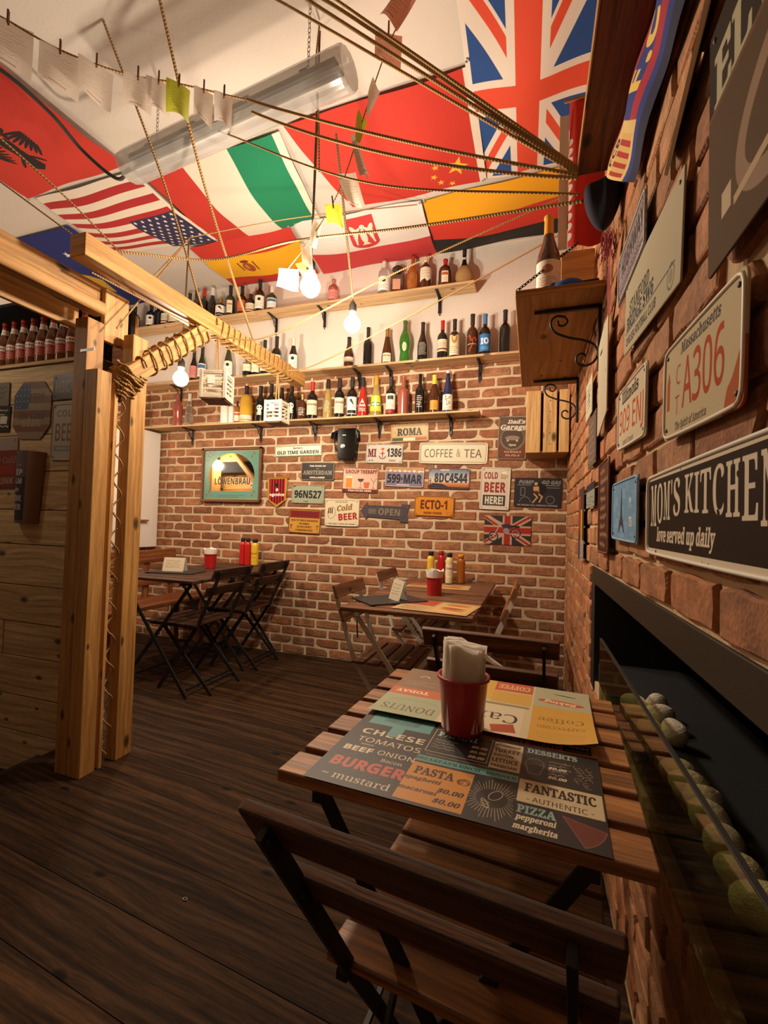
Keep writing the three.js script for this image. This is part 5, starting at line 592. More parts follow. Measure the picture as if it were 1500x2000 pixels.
// ---------------------------------------------------------------- ropes
const HUB = [-.13, 2.11, 2.02];
function rope(label, pts, r = .0042, sag = 0) { let P = pts; if (sag && pts.length === 2) { const [a, b] = pts; P = []; for (let k = 0; k <= 8; k++) { const t = k / 8; P.push([a[0] + (b[0] - a[0]) * t, a[1] + (b[1] - a[1]) * t - sag * 4 * t * (1 - t), a[2] + (b[2] - a[2]) * t]); } } return single('jute_rope', label, 'rope', tube(P, r, 60, 6), M.rope); }
rope('jute rope dropping steeply past the note line to the long beam', [[-2.0, 3.195, 1.99], [-1.9, 2.66, 1.73], [-1.91, 2.21, 1.44]], .0055);
rope('thicker jute rope crossing the striped flags down to the wound beam', [[-1.66, 3.195, 2.06], [-1.72, 2.7, 1.7], [-1.90, 2.22, 1.0]], .0065);
rope('upper strand of the rope fan tied at the dark board end', [HUB, [-.9, 2.86, 2.03], [-1.05, 3.0, 2.04]], .0045);
rope('second strand of the rope fan tied at the dark board end', [[HUB[0], HUB[1] - .006, HUB[2]], [-.95, 2.915, 1.99], [-1.08, 3.04, 1.97]], .0055);
rope('third strand of the rope fan tied at the dark board end', [[HUB[0], HUB[1] - .012, HUB[2]], [-1.02, 2.945, 1.985], [-1.2, 3.12, 1.98]], .0055);
rope('lowest strand of the rope fan tied at the dark board end', [[HUB[0], HUB[1] - .018, HUB[2]], [-1.1, 2.98, 1.95], [-1.28, 3.14, 1.94]], .0045);
rope('jute rope stretched from the dark board end to the note line', [[HUB[0], HUB[1] - .02, HUB[2]], [-1.33, 2.75, 1.9]], .005, .02);
rope('frayed jute rope running just under the note line strand', [[HUB[0], HUB[1] - .03, HUB[2]], [-1.32, 2.715, 1.88]], .005, .05);
rope('thin jute rope across the red flag below the frayed pair', [[-.12, 2.075, 1.96], [-.8, 2.3, 1.9], [-1.6, 2.83, 1.74]], .0035);
rope('hairy jute rope swinging low in front of the eagle shield flag', [[-.11, 2.06, 1.95], [-.72, 2.24, 1.72], [-1.28, 2.36, 1.6], [-1.7, 2.33, 1.62], [-1.925, 2.222, 1.93]], .0055);
rope('jute rope slanting from the right wall past the upper bulb to the beam', [[-.02, 2.7, 1.12], [-.9, 2.42, 1.15], [-1.72, 2.12, 1.2], [-1.9, 2.13, 1.24]], .004);
rope('jute rope slanting from the right wall down to the beam tip', [[-.02, 2.64, .95], [-.9, 2.33, .85], [-1.75, 2.13, .66], [-1.89, 2.14, .66]], .004);
rope('thin jute rope from the ceiling edge to the wooden beam, upper one', [[-2.2, 2.56, 2.4], [-2.08, 2.4, 2.05], [-1.99, 2.225, 1.75]], .0035);
rope('thin jute rope above the bar header, lower one', [[-2.45, 2.55, 2.3], [-2.28, 2.42, 2.17], [-2.03, 2.225, 1.95]], .0035);
rope('pair of jute strands from bar post to the ceiling knot, left one', [[-2.0, 1.93, 1.86], [-2.075, 2.655, 1.37]], .0035);
rope('pair of jute strands from beam to the ceiling knot, right one', [[-1.96, 2.225, 1.72], [-2.07, 2.65, 1.375]], .0035);
rope('thin jute rope from the ceiling knot toward the eagle shield flag', [[-2.075, 2.66, 1.37], [-1.55, 2.78, 1.2], [-.97, 3.15, .62]], .003);
rope('jute rope lying along the underside of the long beam', [[-2.0, 2.11, 1.99], [-1.96, 2.115, 1.5], [-1.9, 2.112, 1.3]], .004);
rope('two twisted strands hanging from a hook past the tube light', [[-1.12, 3.19, 1.72], [-1.125, 2.98, 1.73], [-1.11, 2.78, 1.72], [-1.13, 2.6, 1.66]], .004);
// ---------------------------------------------------------------- clothesline of notes
const noteMats = {};
function noteMat(kind, seed) { const k = kind + seed; return noteMats[k] || (noteMats[k] = phy({ side: THREE.DoubleSide, roughness: .95, transmission: .4, thickness: 0, map: canvas(160, 200, (x, w, h) => { fillBg(x, w, h, { white: '#dbcfc4', green: '#b4b838', pink: '#e2a48e', grey: '#c4b4a6' }[kind]); scribble(x, 16, 40, 120, 8, 16, kind === 'white' ? '#a8988e' : '#7c7438', seed, 1.6); x.fillStyle = '#8c5a54'; x.fillRect(40, h - 22, 70, 4); }) })); }
function note(label, p, w, h, turn, kind, seed, { tilt = 0, curl = .03, pin = true, roll = 0 } = {}) {
  const g = thing('paper_note', label, 'note', p, turn); g.rotation.order = 'YXZ'; g.rotation.x = tilt; g.rotation.z = roll; const n = 8, r = rng(seed * 13 + 1), a = r() * 3, pos = [], uv = [], idx = [];
  for (let j = 0; j <= n; j++) for (let i = 0; i <= n; i++) { const u = i / n, v = j / n; pos.push((u - .5) * w * (1 - .06 * v), -v * h, curl * (Math.sin(u * 3 + a) - .5) * (.4 + v) + curl * v * v); uv.push(u, 1 - v); }
  for (let j = 0; j < n; j++) for (let i = 0; i < n; i++) { const k = j * (n + 1) + i; idx.push(k, k + n + 1, k + 1, k + 1, k + n + 1, k + n + 2); }
  const geo = new THREE.BufferGeometry(); geo.setAttribute('position', new THREE.Float32BufferAttribute(pos, 3)); geo.setAttribute('uv', new THREE.Float32BufferAttribute(uv, 2)); geo.setIndex(idx); geo.computeVertexNormals();
  part('sheet', geo, noteMat(kind, seed % 5), g);
  if (pin) { const q = thing('clothespin', ('clothespin on the ' + label).split(' ').slice(0, 16).join(' ').replace(/,$/, ''), 'clothespin', [p[0], p[1], p[2]], turn, 'clothespins on the note lines'); q.rotation.order = 'YXZ'; q.rotation.z = roll; const zz = .012; part('prong', bb(-.003, .003, -.022, .026, zz, zz + .004, .001), M.pin, q); part('prong', bb(-.003, .003, -.022, .026, zz - .007, zz - .003, .001), M.pin, q); part('spring', cyl(.0025, .0025, .008, 0, .004, zz - .002, 8), M.steel, q); }
}
{
  const line = [[-2.1, 2.79, 2.5], [-1.965, 2.765, 2.38], [-1.85, 2.735, 2.265], [-1.70, 2.74, 2.125], [-1.57, 2.745, 2.05], [-1.475, 2.748, 1.99], [-1.34, 2.752, 1.9]];
  rope('jute clothesline carrying the paper notes across the upper left', line, .0035);
  const T = .72, kinds = ['white', 'white', 'white', 'white', 'white', 'green', 'white', 'white'];
  const pts = [[-1.945, 2.76, 2.365, .13], [-1.845, 2.735, 2.262, .12], [-1.765, 2.735, 2.19, .11], [-1.66, 2.74, 2.105, .1], [-1.6, 2.74, 2.07, .085], [-1.54, 2.745, 2.035, .085], [-1.465, 2.748, 1.985, .07], [-1.405, 2.75, 1.945, .07]];
  const LBL = ['largest white note at the far end of the line by the ceiling edge', 'second white note of the line, beside the largest one', 'third white note of the line, left of the steep rope', 'white note clipped where the steep rope crosses the line', 'narrow white note tucked beside the lime green one', 'lime green note hanging on the clothesline', 'white note just right of the lime green note', 'last white note at the tube light end of the line'];
  pts.forEach(([x, y, z, w], i) => note(LBL[i], [x, y, z], w, [.165, .15, .14, .14, .13, .14, .13, .135][i], T + (i % 3) * .12, kinds[i], i + 1, { curl: .018 }));
  const G2 = [['long pale pink note curling up at the top of the twisted garland', [-.64, 2.90, 1.97], .07, .17, .2, 'pink', { roll: -.5 }], ['square salmon pink note on the garland by the rope fan', [-.742, 2.815, 1.915], .095, .12, .3, 'pink', {}], ['thin white note seen edge-on below the salmon one', [-.80, 2.70, 1.86], .05, .12, 1.0, 'white', { roll: -.35 }], ['upper lime note of the garland, twisted sideways', [-.875, 2.66, 1.80], .05, .1, .9, 'green', { roll: -.25 }], ['folded grey note on the garland over the red flag', [-.925, 2.625, 1.755], .05, .15, 1.2, 'grey', { roll: .3 }], ['wide folded grey white note above the lower lime one', [-.985, 2.535, 1.70], .085, .14, .5, 'grey', { roll: .35 }], ['lower lime note of the garland, above the brightest bulb', [-1.055, 2.435, 1.67], .07, .1, .35, 'green', { roll: .15 }], ['narrow cream note dangling left of the lower lime note', [-1.14, 2.40, 1.635], .045, .11, .8, 'white', { roll: -.2 }], ['grey note close to the brightest bulb', [-1.215, 2.335, 1.60], .05, .1, .5, 'grey', { roll: .1 }], ['olive note almost touching the brightest bulb', [-1.245, 2.275, 1.58], .065, .09, .3, 'green', { roll: .5 }], ['white note lit through beside the brightest bulb', [-1.325, 2.265, 1.56], .09, .1, .2, 'white', {}]];
  rope('thin string of the twisted note garland', [[-.58, 2.97, 2.02], [-.64, 2.86, 1.97], [-.745, 2.79, 1.90], [-.87, 2.66, 1.80], [-.99, 2.52, 1.70], [-1.06, 2.44, 1.665], [-1.21, 2.33, 1.603], [-1.33, 2.26, 1.56]], .0022);
  G2.forEach(([l, p, w, h, t, k, o], i) => note(l, p, w, h, t, k, i + 20, { curl: .02, pin: i < 2 || i === 6, ...o }));
}
// ---------------------------------------------------------------- dark board, scarf, cap, things high on the right wall
{
  const b = thing('wall_board', 'long dark red brown board jutting out high on the right wall', 'board', [0, 0, 0]); part('board', bb(-.128, -.012, 2.1, 2.122, 2.0, ZF - .5, .002, 2), M.board, b); part('edge_strip', bb(-.133, -.1285, 2.097, 2.124, 2.0, ZF - .5, .001, 2), M.pineB, b);
  // knitted scarf laid along the wall
  const g = thing('football_scarf', 'blue and red knitted football scarf with yellow letters along the right wall', 'scarf', [0, 0, 0]); const n = 40, pos = [], uv = [], idx = [];
  for (let j = 0; j <= n; j++) for (let i = 0; i <= 8; i++) { const u = i / 8, v = j / n, z = 2.0 + u * .2 + v * 1.15; const xl = -.054 + Math.min(1, v / .38) * .022, xr = -.026, y = 2.09 - u * .18 - .012 * Math.sin(v * 24) * u; pos.push(xl + (xr - xl) * u - .014 * Math.sin(PI * u) - .004 * Math.sin(v * 31 + u * 4), y, z); uv.push(v, 1 - u); }
  for (let j = 0; j < n; j++) for (let i = 0; i < 8; i++) { const k = j * 9 + i; idx.push(k, k + 1, k + 9, k + 1, k + 10, k + 9); }
  const geo = new THREE.BufferGeometry(); geo.setAttribute('position', new THREE.Float32BufferAttribute(pos, 3)); geo.setAttribute('uv', new THREE.Float32BufferAttribute(uv, 2)); geo.setIndex(idx); geo.computeVertexNormals();
  part('knit', geo, std({ side: THREE.DoubleSide, roughness: .95, bumpMap: clothBump, bumpScale: .002, map: canvas(1024, 230, (x, w, h) => { fillBg(x, w, h, '#20307c'); x.fillStyle = '#a01c34'; x.fillRect(0, 0, w, h * .2); x.fillRect(0, h * .6, w, h * .16); x.fillStyle = '#5c2458'; x.fillRect(0, h * .2, w, h * .04); x.fillStyle = '#b5581c'; x.fillRect(w * .4, 0, w * .6, h * .05); tx(x, 'F.C. BARCELONA', w * .62, h * .4, 84, '#dcb858', { w: w * .84 }); x.fillStyle = '#181c3c'; x.fillRect(0, h * .86, w, h * .14); x.save(); x.fillStyle = '#d0b070'; x.fillRect(0, h * .08, w * .15, h * .7); for (let k = 0; k < 8; k++) { x.fillStyle = k % 2 ? '#c8a05c' : '#a02420'; x.fillRect(k * w * .014 + 12, h * .34, w * .014, h * .38); } tx(x, 'FCB', w * .07, h * .22, 34, '#2c2018', { w: 80 }); x.restore(); }) }), g);
  const fr = []; const r = rng(3); for (let k = 0; k < 34; k++) { const x0 = -.05 + r() * .04, y0 = 1.98 + r() * .03, z0 = 1.86 + r() * .03; fr.push(tube([[x0, y0, z0], [x0 - .01 + r() * .02, y0 - .03, z0 - .02 + r() * .03], [x0 - .02 + r() * .03, y0 - .05 - r() * .03, z0 - .03 + r() * .04]], .0012, 6, 4)); } const f = part('fringe', merge(fr), std({ color: lin(.3, .05, .06), roughness: .95 }), g); f.userData.kind = 'stuff';
  const d = new THREE.SphereGeometry(1, 24, 18), dp = d.attributes.position; for (let i = 0; i < dp.count; i++) { const X = dp.getX(i), Y = dp.getY(i), Z = dp.getZ(i), y = Math.min(.25, Y); dp.setXYZ(i, X * (.05 + .012 * y), y * .1, Z * .045 * (1 + .2 * Math.sin(X * 4))); } d.computeVertexNormals(); d.translate(-.058, 2.055, 1.965); part('folded_end', d, std({ color: lin(.012, .012, .03), roughness: .95, bumpMap: clothBump, bumpScale: .002 }), g);
}
{ // corner shelf on scroll brackets
  const s = thing('wall_shelf', 'wide pine shelf on black scroll brackets on the right wall', 'shelf', [0, 0, 0]); part('board', bb(-.305, -.016, 1.9, 1.925, .69, 1.745, .004, 2), M.pineB, s);
  for (const z of [1.62, .8]) {
    const scroll = []; for (let k = 0; k <= 18; k++) { const a = -.6 + k / 18 * 4.9, r = .012 + .024 * (1 - k / 18) * 1; scroll.push([-.165 + Math.cos(PI / 2 - a + 1.2) * r, 1.858 + Math.sin(PI / 2 - a + 1.2) * r, z]); }
    const S = [[-.135, 1.868, z], [-.16, 1.873, z], [-.178, 1.862, z], [-.182, 1.842, z], [-.168, 1.815, z], [-.12, 1.79, z], [-.07, 1.775, z], [-.035, 1.755, z], [-.024, 1.725, z], [-.035, 1.695, z], [-.065, 1.682, z], [-.09, 1.694, z], [-.092, 1.718, z], [-.075, 1.728, z], [-.062, 1.716, z]];
    const T = [[-.135, 1.868, z], [-.125, 1.85, z], [-.138, 1.835, z], [-.155, 1.84, z], [-.158, 1.855, z]];
    part('bracket', merge([bb(-.2, -.018, 1.886, 1.9, z - .008, z + .008, .002), bb(-.024, -.012, 1.66, 1.9, z - .008, z + .008, .002), tube(S, .0042, 60, 7), tube(T, .0038, 20, 7), tube([[-.2, 1.893, z], [-.212, 1.893, z], [-.222, 1.893, z], [-.24, 1.893, z]], .0062, 8, 7)]), M.iron, s);
  }
  const ch = []; const a = V(-.295, 1.928, 1.74), b = V(-.1, 2.13, 1.62), N = 22; for (let k = 0; k < N; k++) { const t = new THREE.TorusGeometry(.0075, .0018, 5, 12); t.scale(.65, 1.3, 1); if (k % 2) t.rotateY(PI / 2); const m = new THREE.Quaternion().setFromUnitVectors(V(0, 1, 0), b.clone().sub(a).normalize()); t.applyQuaternion(m); const p = a.clone().lerp(b, k / (N - 1)); t.translate(p.x, p.y, p.z); ch.push(t); } part('chain', merge(ch), M.iron, s);
  const w = thing('wooden_box', 'small wooden box panel standing on the wide wall shelf', 'box', [0, 0, 0]); part('front', bb(-.142, -.018, 1.925, 2.205, 1.44, 1.455, .003, 0), M.pineB, w); part('side', bb(-.142, -.128, 1.925, 2.205, 1.3, 1.44, .003), M.pineB, w);
  const k = thing('iron_bracket', 'small black iron bracket lying on the wide shelf before the wooden panel', 'bracket', [0, 0, 0]); part('arm', bar([-.13, 1.985, 1.62], [-.02, 2.0, 1.6], .006, .012), M.iron, k); part('leg', bar([-.022, 1.926, 1.6], [-.022, 2.0, 1.6], .006, .012), M.iron, k); part('strut', bar([-.1, 1.926, 1.615], [-.08, 1.988, 1.615], .005, .006), M.iron, k);
  bottle('large brown champagne bottle with pink foil on the wide wall shelf', [-.195, 1.926, 1.655], .302, .043, 'burgundy', 'brown', 'orange', 'champ', { y0: .08, y1: .4, turn: -.1 });
  const bl = new THREE.SphereGeometry(.03, 16, 10); { const p = bl.attributes.position; for (let i = 0; i < p.count; i++) { const x = p.getX(i); p.setXYZ(i, x * 1.7, p.getY(i) * .75 * (1 - .35 * Math.max(0, -x / .03)), p.getZ(i) * .9); } bl.computeVertexNormals(); }
  const bt = thing('blue_cloth', 'crumpled bright blue cloth on the wide wall shelf', 'cloth', [-.13, 1.947, 1.69]); part('body', bl, std({ color: lin(.02, .1, .4), roughness: .8 }), bt); part('knot', (() => { const q = new THREE.SphereGeometry(.012, 10, 8); q.translate(-.05, .004, 0); return q; })(), std({ color: lin(.02, .1, .4), roughness: .8 }), bt);
}
{ // slatted crate in the corner
  const g = thing('wooden_crate', 'pale slatted wooden crate fixed in the wall corner under the shelf', 'crate', [0, 0, 0]); const z0 = .022, z1 = .3;
  [[-.283, -.192], [-.176, -.094], [-.08, -.02]].forEach(([a, b]) => part('slat', bb(a, b, 1.585, 1.99, z1 - .014, z1, .003, 1), M.crate, g));
  part('end_panel', bb(-.283, -.02, 1.585, 1.6, z0, z1 - .015, .002, 0), M.pineB, g); part('end_panel', bb(-.283, -.02, 1.975, 1.99, z0, z1 - .015, .002, 0), M.pineB, g); part('back_panel', bb(-.283, -.02, 1.6, 1.975, z0, z0 + .01, .002, 1), M.redend, g); [[-.283, -.27]].forEach(([a, b]) => part('slat', bb(a, b, 1.6, 1.975, z0 + .02, z1 - .015, .002, 1), M.crate, g));
  for (const y of [1.64, 1.71, 1.78, 1.85, 1.92]) part('nail', (() => { const q = cyl(.003, .003, .002, 0, 0, 0, 8); q.rotateX(PI / 2); q.translate(-.136, y, z1 + .0008); return q; })(), M.dark, g);
}
// hanging white crates
function hangCrate(label, p, w, h, turn, ropeTop) {
  const g = thing('hanging_crate', label, 'crate', p, turn), s = w / 2, mt = std({ color: lin(.72, .68, .58), roughness: .7, map: pineTex });
  for (const [a, b] of [[-1, -1], [1, -1], [-1, 1], [1, 1]]) part('corner_post', bb(a * s - .009, a * s + .009, 0, h, b * s - .009, b * s + .009, .002, 1), mt, g);
  for (const y of [.01, h - .012]) for (const [ax, az] of [[0, 1], [0, -1], [1, 0], [-1, 0]]) part('rail', ax ? bb(ax * s - .006, ax * s + .006, y - .01, y + .01, -s, s, .002, 2) : bb(-s, s, y - .01, y + .01, az * s - .006, az * s + .006, .002, 0), mt, g);
  for (let k = 1; k < 6; k++) for (const [ax, az] of [[0, 1], [1, 0], [-1, 0], [0, -1]]) { const y = h * k / 6; part('slat', ax ? bb(ax * s - .002, ax * s + .002, y - .006, y + .006, -s, s, .001, 2) : bb(-s, s, y - .006, y + .006, az * s - .002, az * s + .002, .001, 0), mt, g); }
  part('base', bb(-s, s, -.008, -.001, -s, s, .002, 0), M.board, g); part('tag', bb(-.03, .01, h * .5, h * .8, s + .004, s + .0055, 0), M.white, g);
  const c = V(ropeTop[0] - p[0], ropeTop[1] - p[1], ropeTop[2] - p[2]).applyAxisAngle(V(0, 1, 0), -turn); part('rope', merge([tube([[-.012, h, 0], [c.x * .5 - .006, (h + c.y) / 2, c.z * .5], c.toArray()], .0045, 16, 6), tube([[.012, h, 0], [c.x * .5 + .008, (h + c.y) / 2, c.z * .5], [c.x + .006, c.y, c.z]], .0045, 16, 6)]), M.rope, g);
}
hangCrate('larger white slatted crate hanging from the long beam', [-1.925, 1.757, 1.28], .128, .155, .35, [-1.935, 2.11, 1.28]);
hangCrate('smaller white slatted crate hanging near the beam tip', [-1.922, 1.77, .66], .112, .15, .05, [-1.93, 2.115, .66]);

// ---------------------------------------------------------------- folding tables and chairs
function table(label, p, ry, w, d, h, slats, wd, metal) {
  const t = thing('folding_table', label, 'table', p, ry), pitch = d / slats, T = .019;
  for (let k = 0; k < slats; k++) part('slat', bb(-w / 2, w / 2, h - T, h, -d / 2 + k * pitch + pitch * .1, -d / 2 + (k + 1) * pitch - pitch * .1, .003, 0), wd[k % wd.length], t);
  for (const s of [-1, 1]) part('rail', bb(s * w * .36 - .011, s * w * .36 + .011, h - T - .018, h - T, -d / 2 + .01, d / 2 - .01, .002, 2), metal, t);
  for (const s of [-1, 1]) for (const q of [-1, 1]) part('leg', bar([q * w * .40, h - T - .012, s * (d / 2 - .05 - (q > 0 ? .022 : 0))], [-q * w * .42, 0.004, s * (d / 2 - .05 - (q > 0 ? .022 : 0))], .022, .008, .001), metal, t);
  for (const q of [-1, 1]) part('crossbar', bar([q * w * .4, .05, -d / 2 + .07], [q * w * .4, .05, d / 2 - .07], .012, .012, .001), metal, t);
  return t;
}
function chair(label, p, ry, wd, metal, { lean = .32, h = .79, seat = wd } = {}) {
  const t = thing('folding_chair', label, 'chair', p, ry), W = .195, yS = .44, zB = -.10, k = (lean + zB) / (h - yS), zat = (y) => zB - (y - yS) * k, foot = .2, ang = Math.atan(k);
  for (const s of [-1, 1]) part('back_post', merge([bar([s * .155, h - .02, zat(h - .02)], [s * .155, yS - .02, zat(yS - .02)], .009, .022, .001), bar([s * .155, yS - .01, zat(yS - .01)], [s * .155, .004, foot], .009, .022, .001)]), metal, t);
  for (const s of [-1, 1]) part('rear_leg', bar([s * .14, yS - .025, .2], [s * .14, .004, -.2], .009, .022, .001), metal, t);
  for (const [y, n] of [[h, 0], [h - .11, 1]]) { const g = box(.39, .066, .016, 0, 0, 0, .004, 0); g.rotateX(-ang); g.translate(0, y - .033, zat(y - .033) + .017); const sl = part('back_slat', g, wd[n % wd.length], t); for (const s of [-1, 1]) { const q = cyl(.005, .005, .004, 0, 0, 0, 8); q.rotateX(PI / 2 - ang); q.translate(s * .155, y - .033, zat(y - .033) - .006); part('bolt', q, M.steel, sl); } }
  for (let i = 0; i < 5; i++) { const z = zB + .004 + i * .0765; part('seat_slat', bb(-W, W, yS - .016, yS, z, z + .066, .004, 0), seat[i % seat.length], t); }
  for (const s of [-1, 1]) part('seat_rail', bb(s * .165 - .009, s * .165 + .009, yS - .03, yS - .016, zB, .27, .001, 2), metal, t);
  part('crossbar', merge([bar([-.155, .06, foot - .03], [.155, .06, foot - .03], .01, .01, .001), bar([-.14, .06, -.155], [.14, .06, -.155], .01, .01, .001)]), metal, t);
  return t;
}
const brown = [M.teak, M.teakB, M.teak], darkb = [M.teakD, M.teakD], nearShaded = [wood(lin(.155, .068, .03), oldTex, .55, .001)];  // near chair back darkened in colour, as it faces away from the bulbs
const NT = rad(-3.4);
table('nearest folding slat table, under the printed menu placemats', [-.332, 0, 2.452], NT, .528, .575, .70, 7, brown, M.blackiron);
chair('nearest folding chair, its back toward the viewer', [-.318, 0, 2.632], PI + rad(-6.3), nearShaded, M.blackiron, { h: .778, seat: [M.teakB] });  // lighter seat wood stands for the light falling on it
chair('folding chair with its back just beyond the nearest table', [-.34, 0, 1.72], PI + rad(-2), darkb, M.blackiron);
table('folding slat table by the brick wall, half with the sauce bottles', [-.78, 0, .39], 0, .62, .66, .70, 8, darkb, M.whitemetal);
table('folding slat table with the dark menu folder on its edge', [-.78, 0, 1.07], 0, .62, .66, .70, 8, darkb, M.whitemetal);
chair('white legged folding chair left of the table with the dark menu folder', [-.95, 0, 1.14], PI / 2, darkb, M.whitemetal, { lean: .22 });
chair('white legged folding chair left of the sauce bottle table, near the wall', [-.97, 0, .42], PI / 2, darkb, M.whitemetal, { lean: .22 });
chair('white legged folding chair at the right side of the sauce bottle table', [-.53, 0, .775], -PI / 2 + .0, brown, M.whitemetal, { lean: .24 });
table('dark folding table on the left with the white card and red cup', [-2.475, 0, .88], 0, .65, .56, .72, 6, [M.teakShaded], M.blackiron);  // left set coloured darker for the weak light there
table('dark folding table on the left, pushed against the wall', [-2.475, 0, .32], 0, .65, .54, .72, 6, [M.teakShaded], M.blackiron);
chair('dark folding chair at the left table, nearer the aisle', [-2.30, 0, .87], -PI / 2, [M.teakShaded], M.blackiron, { lean: .26 });
chair('dark folding chair at the left table, nearer the brick wall', [-2.31, 0, .36], -PI / 2, [M.teakShaded], M.blackiron, { lean: .26 });
{ // bench along the left
  const t = thing('wooden_bench', 'reddish brown wooden bench with open back at the far left', 'bench', [0, 0, 0]); part('seat', bb(-3.28, -2.95, .40, .43, .05, 1.05, .006, 2), M.bench, t);
  const top = new RoundedBoxGeometry(.025, .10, .95, 2, .012); uvBox(top.toNonIndexed(), 2); part('back_rail', bb(-3.325, -3.3, .71, .82, .05, 1.05, .012, 2), M.bench, t); part('back_rail', bb(-3.325, -3.3, .52, .57, .05, 1.05, .008, 2), M.bench, t);
  for (const z of [.08, .35, .62, 1.0]) part('back_post', bb(-3.345, -3.325, .35, .80, z - .03, z + .03, .004, 1), M.bench, t); for (const z of [.1, 1.0]) for (const x of [-3.27, -3.0]) part('leg', bb(x, x + .05, 0, .40, z - .025, z + .025, .004, 1), M.bench, t);
  const c = thing('wall_cabinet', 'tall plain white wall cabinet at the left end of the brick wall', 'cabinet', [0, 0, 0]); part('body', bb(-4.05, -3.562, .825, 1.885, .022, .285, .004, 1), M.white, c); part('small_ledge', bb(-3.56, -3.52, 1.06, 1.075, .16, .29, .002), M.pineB, c);
}
// ---------------------------------------------------------------- things on the tables
function sheet(name, label, w, d, at, ry, tex, bendFn, n = 20, cat = 'placemat') {
  const pos = [], uv = [], idx = []; for (let j = 0; j <= n; j++) for (let i = 0; i <= n; i++) { const u = i / n, v = j / n; pos.push((u - .5) * w, bendFn(u, v), (v - .5) * d); uv.push(u, 1 - v); }
  for (let j = 0; j < n; j++) for (let i = 0; i < n; i++) { const k = j * (n + 1) + i; idx.push(k, k + n + 1, k + 1, k + 1, k + n + 1, k + n + 2); }
  const g = new THREE.BufferGeometry(); g.setAttribute('position', new THREE.Float32BufferAttribute(pos, 3)); g.setAttribute('uv', new THREE.Float32BufferAttribute(uv, 2)); g.setIndex(idx); g.computeVertexNormals();
  return single(name, label, cat, g, std({ map: tex, roughness: .5, side: THREE.DoubleSide }), at, ry);
}
const loc = (x, z, y) => { const c = Math.cos(NT), s = Math.sin(NT); return [-.330 + x * c + z * s, y, 2.45 - x * s + z * c]; };
